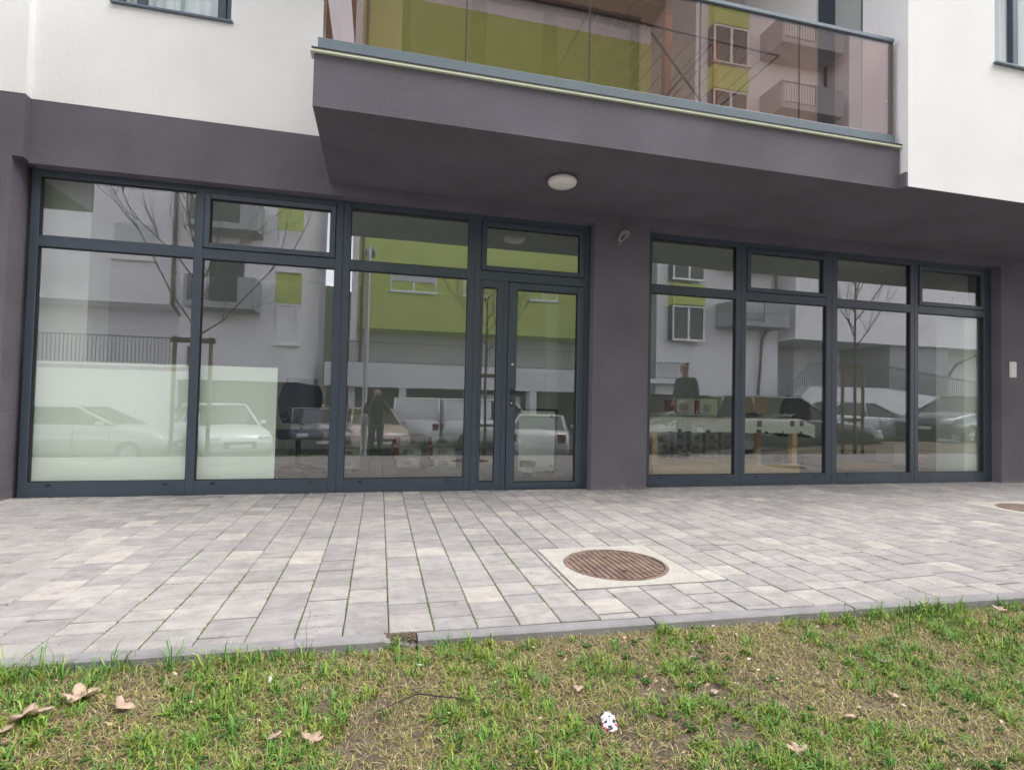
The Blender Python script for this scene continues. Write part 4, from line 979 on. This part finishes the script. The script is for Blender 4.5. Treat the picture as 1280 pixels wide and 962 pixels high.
pbox('column', K['bgrey'], nr, 25.6, 29.5, -2.2, .9, 1.5, 5.149)
pbox('roof', K['tile'], nr, 12, 42.3, -9, 1.7, 25, 25.3)
for zz in (4.85, 7.75, 10.7, 13.6, 16.4, 19.3):
    # bay windows with a green parapet
    o = MB().box(13.4, 15.1, .001, .45, zz+1.75, zz+2.75).build('bay_parapet', K['bgreen'], nr)
    nwindow(nr, 13.4, 15.1, zz+.05, zz+1.7, .42, 1, 0, True)
    MB().box(13.38, 13.42, .001, .4, zz+.05, zz+1.7).build('bay_cheek', K['carglass'], nr)
    nbalcony(nr, 16.0, 19.1, zz+1.0, 0, 1.4, 'bgrey', .45)
for zz in (6.9, 9.8, 12.7, 15.6): 
    for x0, x1 in ((21.7, 22.9), (29.4, 30.2), (34, 37)): nwindow(nr, x0, x1, zz, zz+1.0, 1.2, 0, 0, True)
MB().tube([(19.3, .2, 25), (19.3, .2, 6.4), (18.5, .2, 5.2), (18.3, .2, 2.4)], .07, 10).build('downpipe', K['brown'], nr)
MB().tube([(33, 1.35, 25), (33, 1.35, 5.6), (31, .2, 4.4), (30.6, -1.6, 1.4)], .07, 10).build('downpipe', K['brown'], nr)
nrail(nr, 11.9, 14.1, 3.0, .8, .45); pbox('ledge', Wm, nr, 11.8, 14.2, .001, .5, 2.8, 3.0)
b = MB()   # ramp railing stepping down to the right
b2 = MB()
for k in range(150):
    xx = 18.0+k*.125; zz = 2.0 if xx < 19.6 else (2.85 if xx < 24 else 2.85-(xx-24)*.11)
    if xx < 19.6: zz = 1.4+(xx-18)*.9
    b.box(xx-.01, xx+.01, 2.19, 2.21, zz, zz+1.05)
    b2.box(xx-.063, xx+.063, 2.17, 2.23, zz+1.05, zz+1.09)
b.build('ramp_railing', K['ironrail'], nr); b2.build('ramp_handrail', K['ironrail'], nr)
b = MB(); b.add([(18, 1.6, 0), (37, 1.6, 0), (37, 1.6, 1.4), (24, 1.6, 2.84), (19.6, 1.6, 2.84), (18, 1.6, 1.4), (18, 2.15, 0), (37, 2.15, 0), (37, 2.15, 1.4), (24, 2.15, 2.84), (19.6, 2.15, 2.84), (18, 2.15, 1.4)],
    [tuple(range(6)), tuple(range(6, 12))[::-1]]+[(k, (k+1) % 6, 6+(k+1) % 6, 6+k) for k in range(6)]); b.build('ramp_wall', K['bwhite'], nr)
# wooded hill beyond the neighbours
hx = MB(); vs = []; fs = []; nxh, nyh = 60, 12
for j in range(nyh):
    for i in range(nxh):
        x_ = -120+i*4.1; y_ = -48-j*6; vs.append((x_, y_, -1+min(1, j/8)*(17+4*math.sin(i*.3))+1.3*rnd.random()))
for j in range(nyh-1):
    for i in range(nxh-1): fs.append((j*nxh+i, j*nxh+i+1, (j+1)*nxh+i+1, (j+1)*nxh+i))
hx.add(vs, fs); tag(hx.build('hill', K['hill']), kind='structure')

# young street trees with stakes
def young_tree(x_, y_, hgt, label, seed, stakes=True, zfork=2.3):
    r_ = random.Random(seed); z0 = zg(x_, y_)
    t = thing('young_tree', label, 'tree', (x_, y_, z0), 0, 'bare young street trees tied to stakes')
    MB().tube([(0, 0, -.05), (.01, 0, .8), (-.01, .01, 1.6), (0, 0, zfork), (.01, 0, hgt)], [.038, .032, .028, .024, .006], 8).build('trunk', K['bark'], t)
    b = MB()
    def branch(p, d, l, r0, lev):
        pts = [p]; q = p
        for k in range(4): d = (d+Vector((r_.uniform(-.18, .18), r_.uniform(-.18, .18), r_.uniform(-.05, .2)))).normalized(); q = q+d*l/4; pts.append(q)
        b.tube(pts, [r0, r0*.8, r0*.65, r0*.5, r0*.3], 5)
        if lev:
            for k in range(4): i = r_.randint(1, 4); branch(pts[i], (d+Vector((r_.uniform(-.8, .8), r_.uniform(-.8, .8), r_.uniform(-.1, .6)))).normalized(), l*.5, r0*.5, lev-1)
    for k in range(9):
        a = k*2.4; z_ = zfork+(hgt-zfork)*.75*k/9; branch(Vector((0, 0, z_)), Vector((math.cos(a), math.sin(a)*.8, .9)).normalized(), (hgt-zfork)*.75*(1-.05*k), .014, 2)
    b.build('branches', K['bark'], t)
    if stakes:
        for s_ in (-.26, .26): MB().tube([(s_, -.05, -.1), (s_, -.05, 1.95)], .032, 8).build('stake', K['stake'], t)
        MB().box(-.32, .32, -.09, -.02, 1.85, 1.93).build('crossbar', K['stake'], t); MB().box(-.26, .26, -.085, -.03, .75, .81).build('crossbar', K['stake'], t)
young_tree(9.75, -3.85, 4.6, 'bare young tree between two stakes, mirrored in the third pane of the right shopfront', 1)
young_tree(-2.93, -4.0, 4.8, 'bare young tree with spreading branches mirrored in the first pane', 2, zfork=1.9)
young_tree(2.28, -6.3, 4.2, 'bare young tree mirrored in the narrow pane beside the door', 3, zfork=2.4)
lp = thing('street_lamp', 'slim grey street lamp behind the photographer, mirrored in the central pane', 'street lamp', (-.33, -7.1, zg(-.33, -7.1)))
MB().lathe([(.11, 0), (.11, .05), (.075, .08), (.07, .95), (.085, 1.0), (.085, 1.04), (.055, 1.08), (.05, 4.8), (.0001, 4.85)], n=16).build('pole', K['galv'], lp)
MB().tube([(0, 0, 4.75), (0, -.3, 4.95), (0, -.8, 5.0)], .03, 8).build('arm', K['galv'], lp); MB().box(-.12, .12, -1.3, -.75, 4.95, 5.05, bev=.02).build('lamp_head', K['galv'], lp)

# cars
def car(x_, y_, rz, paint, label, kind='hatch', L=4.2, Wd=1.76, Hh=1.46, plate=True):
    z0 = min(zg(x_+dx, y_) for dx in (-1, 0, 1)); t = thing('parked_car', label, 'van' if kind == 'van' else 'car', (x_, y_, z0), rz, 'cars parked across the street')
    pm = mat('car_paint_'+label.split()[0], paint, .25, coat=.8, spec=.6)
    h = Wd/2; b = MB()
    # front at +x
    st = {'hatch': ((-.50, .50, .80), (-.47, .32, .96), (-.30, .30, 1.0), (0, .30, 1.0), (.22, .30, .98), (.40, .30, .86), (.475, .36, .74), (.50, .45, .62)),
          'sedan': ((-.50, .48, .86), (-.47, .34, 1.0), (-.30, .30, 1.02), (0, .30, .98), (.20, .30, .96), (.38, .30, .88), (.475, .36, .76), (.50, .45, .62)),
          'van': ((-.50, .40, 1.05), (-.485, .32, 1.08), (-.30, .30, 1.08), (0, .30, 1.08), (.22, .30, 1.06), (.40, .30, 1.0), (.475, .36, .86), (.50, .45, .65))}[kind]
    sec = []
    for u, zl, zb in st:
        k = .90 if abs(u) > .48 else (.97 if abs(u) > .45 else 1); hh = h*k
        sec.append([(u*L, -hh*.88, zl-.05), (u*L, -hh*.99, zl+.08), (u*L, -hh, (zl+zb)/2), (u*L, -hh*.96, zb-.04), (u*L, -hh*.86, zb), (u*L, 0, zb+.03), (u*L, hh*.86, zb), (u*L, hh*.96, zb-.04), (u*L, hh, (zl+zb)/2), (u*L, hh*.99, zl+.08), (u*L, hh*.88, zl-.05)])
    vs = [p for s_ in sec for p in s_]; m_ = 11; fs = []
    for i in range(len(sec)-1):
        for k in range(m_): fs.append((i*m_+k, i*m_+(k+1) % m_, (i+1)*m_+(k+1) % m_, (i+1)*m_+k))
    fs += [tuple(range(m_)), tuple((len(sec)-1)*m_+k for k in range(m_))[::-1]]
    b.add(vs, fs, True)
    # cabin pillars and roof
    tp = {'hatch': (-.485, -.42, .03, .235, .96), 'sedan': (-.36, -.21, .03, .23, .97), 'van': (-.50, -.48, .12, .32, 1.06)}[kind]
    r0, r1, r2, r3, zb = tp; hb, ht = h*.88, h*.70 if kind != 'van' else h*.84
    cab = [(r0*L, hb, zb), (r1*L, ht, Hh-.05), (r2*L, ht, Hh-.03), (r3*L, hb, zb)]
    roof = [(r1*L-.02, -ht, Hh-.05), (r1*L-.02, ht, Hh-.05), (r2*L, ht, Hh-.04), (r2*L, -ht, Hh-.04)]; mid = [(r1*L+.1, -ht*.8, Hh), (r1*L+.1, ht*.8, Hh), (r2*L-.2, ht*.8, Hh), (r2*L-.2, -ht*.8, Hh)]
    b.add(roof+mid, [(4, 5, 6, 7), (0, 1, 5, 4), (1, 2, 6, 5), (2, 3, 7, 6), (3, 0, 4, 7)], True)
    for s_ in (-1, 1):
        for (a, c_) in (((r0*L, hb, zb), (r1*L, ht, Hh-.05)), ((r2*L, ht, Hh-.04), (r3*L, hb, zb)), (((r1+.17)*L, ht*1.01, Hh-.05), ((r1+.17)*L, hb*1.0, zb)), ((r1*L, ht, Hh-.05), (r2*L, ht, Hh-.04))):
            b.tube([(a[0], s_*a[1], a[2]), (c_[0], s_*c_[1], c_[2])], .035, 6)
    body = b.build('body', pm, t)
    g = MB(); i_ = .985
    for s_ in (-1, 1): g.add([(r0*L*i_, s_*hb*i_, zb), (r1*L*i_, s_*ht*i_, Hh-.07), (r2*L*i_, s_*ht*i_, Hh-.06), (r3*L*i_, s_*hb*i_, zb)], [(0, 1, 2, 3)])
    sw = MB(); sw.v = g.v; sw.f = g.f; sw.sm = g.sm; sw.mi = g.mi
    if kind == 'van':
        pan = MB()
        for s_ in (-1, 1): pan.add([(r0*L*i_, s_*hb*1.0, zb), (r1*L*i_, s_*ht*1.0, Hh-.05), ((r2-.2)*L*i_, s_*ht*1.0, Hh-.05), ((r2-.2)*L*i_, s_*hb*1.0, zb)], [(0, 1, 2, 3)])
        pan.add([(r0*L, -hb, zb), (r0*L, hb, zb), (r1*L, ht, Hh-.05), (r1*L, -ht, Hh-.05)], [(0, 1, 2, 3)]); pan.build('side_panel', pm, t)
    sw.build('side_window', K['carglass'], t)
    MB_ = MB(); MB_.add([(r3*L, -hb, zb), (r3*L, hb, zb), (r2*L, ht, Hh-.05), (r2*L, -ht, Hh-.05)], [(0, 1, 2, 3)]); MB_.build('windscreen', K['carglass'], t)
    if kind != 'van': MB_ = MB(); MB_.add([(r0*L, -hb, zb), (r0*L, hb, zb), (r1*L, ht, Hh-.06), (r1*L, -ht, Hh-.06)], [(0, 1, 2, 3)]); MB_.build('rear_window', K['carglass'], t)
    if kind != 'van':
        for s_ in (-1, 1):
            for u in (-.19, .04, .22): MB().box(u*L-.005, u*L+.005, s_*(h-.012), s_*(h+.004), .36, zb-.06).build('door_seam', K['black'], t)
            for u in (-.155, .075): MB().box(u*L-.09, u*L+.04, s_*(h-.02), s_*(h+.02), zb-.16, zb-.13, bev=.006).build('door_handle', pm, t)
    for sx in (-.30, .315):
        for s_ in (-1, 1):
            w_ = MB().lathe([(.18, -.1), (.30, -.1), (.32, -.07), (.32, .07), (.30, .1), (.18, .1)], (sx*L, s_*(h-.10), .32), 28, 'y').build('wheel', K['tyre'], t)
            rm = MB().lathe([(.0001, s_*.085), (.05, s_*.10), (.06, s_*.07), (.2, s_*.07), (.205, s_*.102)], (sx*L, s_*(h-.10), .32), 28, 'y')
            for k in range(5):
                a = 2*math.pi*k/5; rm.tube([(sx*L+.04*math.cos(a), s_*(h-.10)+s_*.09, .32+.04*math.sin(a)), (sx*L+.19*math.cos(a), s_*(h-.10)+s_*.09, .32+.19*math.sin(a))], .018, 5)
            rm.build('rim', K['rim'], w_)
    for s_ in (-1, 1):
        MB().box(.455*L, .497*L, s_*h*.52, s_*h*.86, .62, .74, bev=.02).build('headlight', K['headl'], t)
        MB().box(-.502*L, -.47*L, s_*h*.62, s_*h*.88, .70, .95, bev=.02).build('tail_light', K['taill'], t)
        MB().box(r3*L-.35, r3*L-.2, s_*(h*.98), s_*(h*.98+.16), zb+.02, zb+.13, bev=.02).build('mirror', pm, t)
    MB().box(.48*L, .505*L, -h*.45, h*.45, .42, .60, bev=.01).build('grille', K['black'], t)
    MB().box(.50*L, .512*L, -.26, .26, .44, .53).build('number_plate', K['plate_w'], t); MB().box(-.515*L, -.503*L, -.26, .26, .55, .66).build('number_plate', K['plate_w'], t)
    MB().box(-.495*L, .495*L, -h*.86, h*.86, .18, .34).build('underbody', K['black'], t)
    return t
car(-7.3, -10.6, R(5), (.42, .42, .43), 'silver estate car mirrored in the leftmost sheeted pane', 'hatch', 4.5)
car(-4.4, -11.5, R(62), (.72, .72, .73), 'white hatchback seen from the front, mirrored across the first mullion', 'hatch', 4.0, 1.75, 1.55)
car(-2.1, -13.3, R(75), (.05, .055, .065), 'dark saloon seen from the front beside the end of the pale sheet', 'sedan', 4.7, 1.85, 1.44)
car(-.25, -13.0, R(80), (.55, .42, .40), 'pinkish light car behind the tall carton stack', 'hatch', 4.2, 1.75, 1.48)
car(1.45, -15.8, R(-85), (.75, .75, .76), 'white delivery van seen from behind beside the photographer', 'van', 4.4, 1.8, 1.85)
car(4.2, -15.0, R(-12), (.76, .76, .77), 'white panel van seen from the side in the central pane', 'van', 4.4, 1.8, 1.85)
car(4.9, -10.6, R(-70), (.62, .64, .66), 'pale saloon mirrored in the glass of the entrance door', 'sedan', 4.4, 1.78, 1.44)
car(10.2, -11.2, R(185), (.40, .40, .42), 'light grey hatchback behind the man in the green jacket', 'hatch', 4.2, 1.75, 1.47)
car(11.5, -8.0, R(15), (.03, .035, .04), 'black estate car mirrored in the second pane of the right shopfront', 'hatch', 4.7, 1.88, 1.62)
car(15.4, -9.3, R(10), (.45, .47, .50), 'silver car with a sloping bonnet mirrored behind the staked tree', 'sedan', 4.5, 1.8, 1.46)
car(18.2, -7.9, R(170), (.03, .04, .07), 'dark blue car mirrored in the last pane of the right shopfront', 'hatch', 4.4, 1.8, 1.5)

# ------------------------------------------------------------------ people
def skin_obj(name, pts, edges, m, parent, sub=2, solid=0):
    """pts: list of (co, rx, ry)"""
    me = bpy.data.meshes.new(name); me.from_pydata([p[0] for p in pts], edges, []); me.materials.append(m)
    o = bpy.data.objects.new(name, me); COL.objects.link(o); o.parent = parent
    md = o.modifiers.new('skin', 'SKIN'); md.use_smooth_shade = True
    sv = me.skin_vertices[0].data
    for i, p in enumerate(pts): sv[i].radius = (p[1], p[2]); sv[i].use_root = (i == 0)
    s_ = o.modifiers.new('sub', 'SUBSURF'); s_.levels = sub; s_.render_levels = sub
    return o
def person(loc, rz, label, top, hgt, armL, armR, legL, legR, headtilt=(0, 0), hood=False):
    """faces +y in its own frame; arm = [elbow, wrist], leg = [knee, ankle]; units for 1.75 m"""
    k = hgt/1.75; t = thing('person', label, 'person', loc, rz)
    P = []; E = []
    def v(co, rx, ry=None, par=None):
        P.append((tuple(c*k for c in co), rx*k, (ry or rx)*k)); i = len(P)-1
        if par is not None: E.append((par, i))
        return i
    pel = v((0, 0, .95), .13, .10); w1 = v((0, .005, 1.10), .125, .09, pel); ch = v((0, .01, 1.30), .15, .10, w1); nb = v((0, 0, 1.45), .075, .07, ch); nk = v((0, .015, 1.52), .052, .055, nb)
    hx_, hy_ = headtilt
    h0 = v((hx_*.3, .03+hy_*.3, 1.585), .066, .080, nk); h1 = v((hx_*.7, .035+hy_*.6, 1.65), .074, .092, h0); h2 = v((hx_, .03+hy_, 1.715), .058, .072, h1)
    arms = {}
    for s_, (el, wr) in ((-1, armL), (1, armR)):
        sh_ = v((s_*.17, 0, 1.42), .06, .06, ch); e_ = v(el, .043, .043, sh_); mid = tuple((a+b_)/2 for a, b_ in zip(el, wr)); fm = v(mid, .038, .038, e_); w_ = v(wr, .026, .026, fm)
        d = Vector(wr)-Vector(el); d.normalize(); arms[s_] = (el, wr)
        side = d.cross(Vector((0, 0, 1))) if abs(d.z) < .8 else Vector((1, 0, 0)); side.normalize(); W_ = Vector(wr)
        pm_ = v(tuple(W_+d*.055), .030, .018, w_)
        for q, ln in ((-.024, .055), (-.008, .066), (.008, .062), (.024, .048)):
            a_ = v(tuple(W_+d*.085+side*q), .0095, .0095, pm_); b__ = v(tuple(W_+d*(.085+ln*.6)+side*q*1.1+Vector((0, 0, -.012))), .0085, .0085, a_); v(tuple(W_+d*(.085+ln)+side*q*1.1+Vector((0, 0, -.028))), .007, .007, b__)
        th = v(tuple(W_+d*.03+side*(-.034)*s_), .011, .011, w_); v(tuple(W_+d*.075+side*(-.048)*s_), .009, .009, th)
    for s_, (kn, an) in ((-1, legL), (1, legR)):
        hp = v((s_*.09, 0, .90), .088, .09, pel); kk = v(kn, .058, .06, hp); cf = tuple(a*.6+b_*.4 for a, b_ in zip(kn, an)); c2 = v((cf[0], cf[1]-.015, cf[2]), .052, .056, kk); aa = v(an, .036, .04, c2); v((an[0], an[1]+.12, .035), .035, .025, aa)
    skin_obj('body', P, E, K['skin'], t)
    # jacket
    P2 = []; E2 = []
    def j(co, rx, ry=None, par=None):
        P2.append((tuple(c*k for c in co), rx*k, (ry or rx)*k)); i = len(P2)-1
        if par is not None: E2.append((par, i))
        return i
    a0 = j((0, .005, 1.05), .165, .135); a1 = j((0, 0, .86), .175, .145, a0); a2 = j((0, .01, 1.28), .178, .135, a0); a3 = j((0, 0, 1.43), .10, .095, a2); a4 = j((0, .01, 1.50), .072, .075, a3)
    for s_ in (-1, 1):
        el, wr = arms[s_]; s1 = j((s_*.18, 0, 1.41), .082, .08, a2); s2 = j(el, .062, .062, s1); wv = tuple(a*.08+b_*.92 for a, b_ in zip(el, wr)); j(wv, .046, .046, s2)
    skin_obj('jacket', P2, E2, top, t)
    P2.clear(); E2.clear()
    c0 = j((0, 0, .93), .155, .125)
    for s_, (kn, an) in ((-1, legL), (1, legR)):
        l1 = j((s_*.09, 0, .84), .105, .105, c0); l2 = j(kn, .078, .08, l1); cf = tuple(a*.55+b_*.45 for a, b_ in zip(kn, an)); l3 = j((cf[0], cf[1]-.012, cf[2]), .072, .075, l2); j((an[0], an[1], an[2]+.02), .066, .068, l3)
    skin_obj('trousers', P2, E2, K['jeans'], t)
    for s_, (kn, an) in ((-1, legL), (1, legR)):
        P2.clear(); E2.clear(); f0 = j((an[0], an[1]-.03, .055), .045, .05); f1 = j((an[0], an[1]+.07, .045), .045, .038, f0); j((an[0]+s_*.01, an[1]+.16, .035), .042, .030, f1)
        skin_obj('shoe', P2, E2, K['shoe'], t)
    P2.clear(); E2.clear()
    g0 = j((hx_, -.005+hy_, 1.68), .080, .085); g1 = j((hx_, .01+hy_, 1.745), .070, .078, g0)
    if hood: g2 = j((0, -.03, 1.58), .07, .06, g0)
    skin_obj('hair', P2, E2, K['hair'], t)
    fx, fy = hx_*.7, .035+hy_*.6
    MB().tube([tuple(c*k for c in (fx, fy+.088, 1.665)), tuple(c*k for c in (fx, fy+.112, 1.632))], [.008*k, .013*k], 8).build('nose', K['skin'], t)
    for s_ in (-1, 1):
        MB().lathe([(.0001, .006), (.006, .005), (.009, 0)], tuple(c*k for c in (fx+s_*.03, fy+.083, 1.668)), 10, 'y').build('eye', K['black'], t)
        MB().lathe([(.0001, -.01), (.02, -.008), (.026, .004), (.012, .012), (.0001, .010)], tuple(c*k for c in (fx+s_*.076, fy-.005, 1.655)), 10, 'y').build('ear', K['skin'], t)
    MB().box(*(c*k for c in (fx-.022, fx+.022, fy+.082, fy+.094, 1.598, 1.606)), bev=.002).build('mouth', K['card_r'], t)
    return t
person((5.50, -3.42, zg(5.5, -3.42)), R(75), 'man in a dark green jacket and jeans mirrored in the right shopfront', K['jacket'], 1.76,
       [(-.26, -.02, 1.14), (-.10, .20, 1.02)], [(.26, -.02, 1.14), (.10, .20, 1.02)], [(-.10, .03, .50), (-.11, -.02, .09)], [(.10, .05, .50), (.12, .02, .09)], (0, .0))
person((-.06, -5.88, zg(-.06, -5.93)), R(-4), 'photographer in a dark coat holding up a phone, mirrored in the central pane', K['coat'], 1.50,
       [(-.27, .12, 1.14), (-.095, .30, 1.50)], [(.27, .12, 1.14), (.095, .30, 1.50)], [(-.10, .02, .50), (-.12, 0, .09)], [(.10, .02, .50), (.13, .0, .09)], (0, .0))
ph = thing('phone', 'black phone held up in both hands by the photographer', 'phone', (0.0, -5.545, .927))
MB().box(-.075, .075, -.004, .004, -.037, .037, bev=.003).build('case', K['black'], ph)
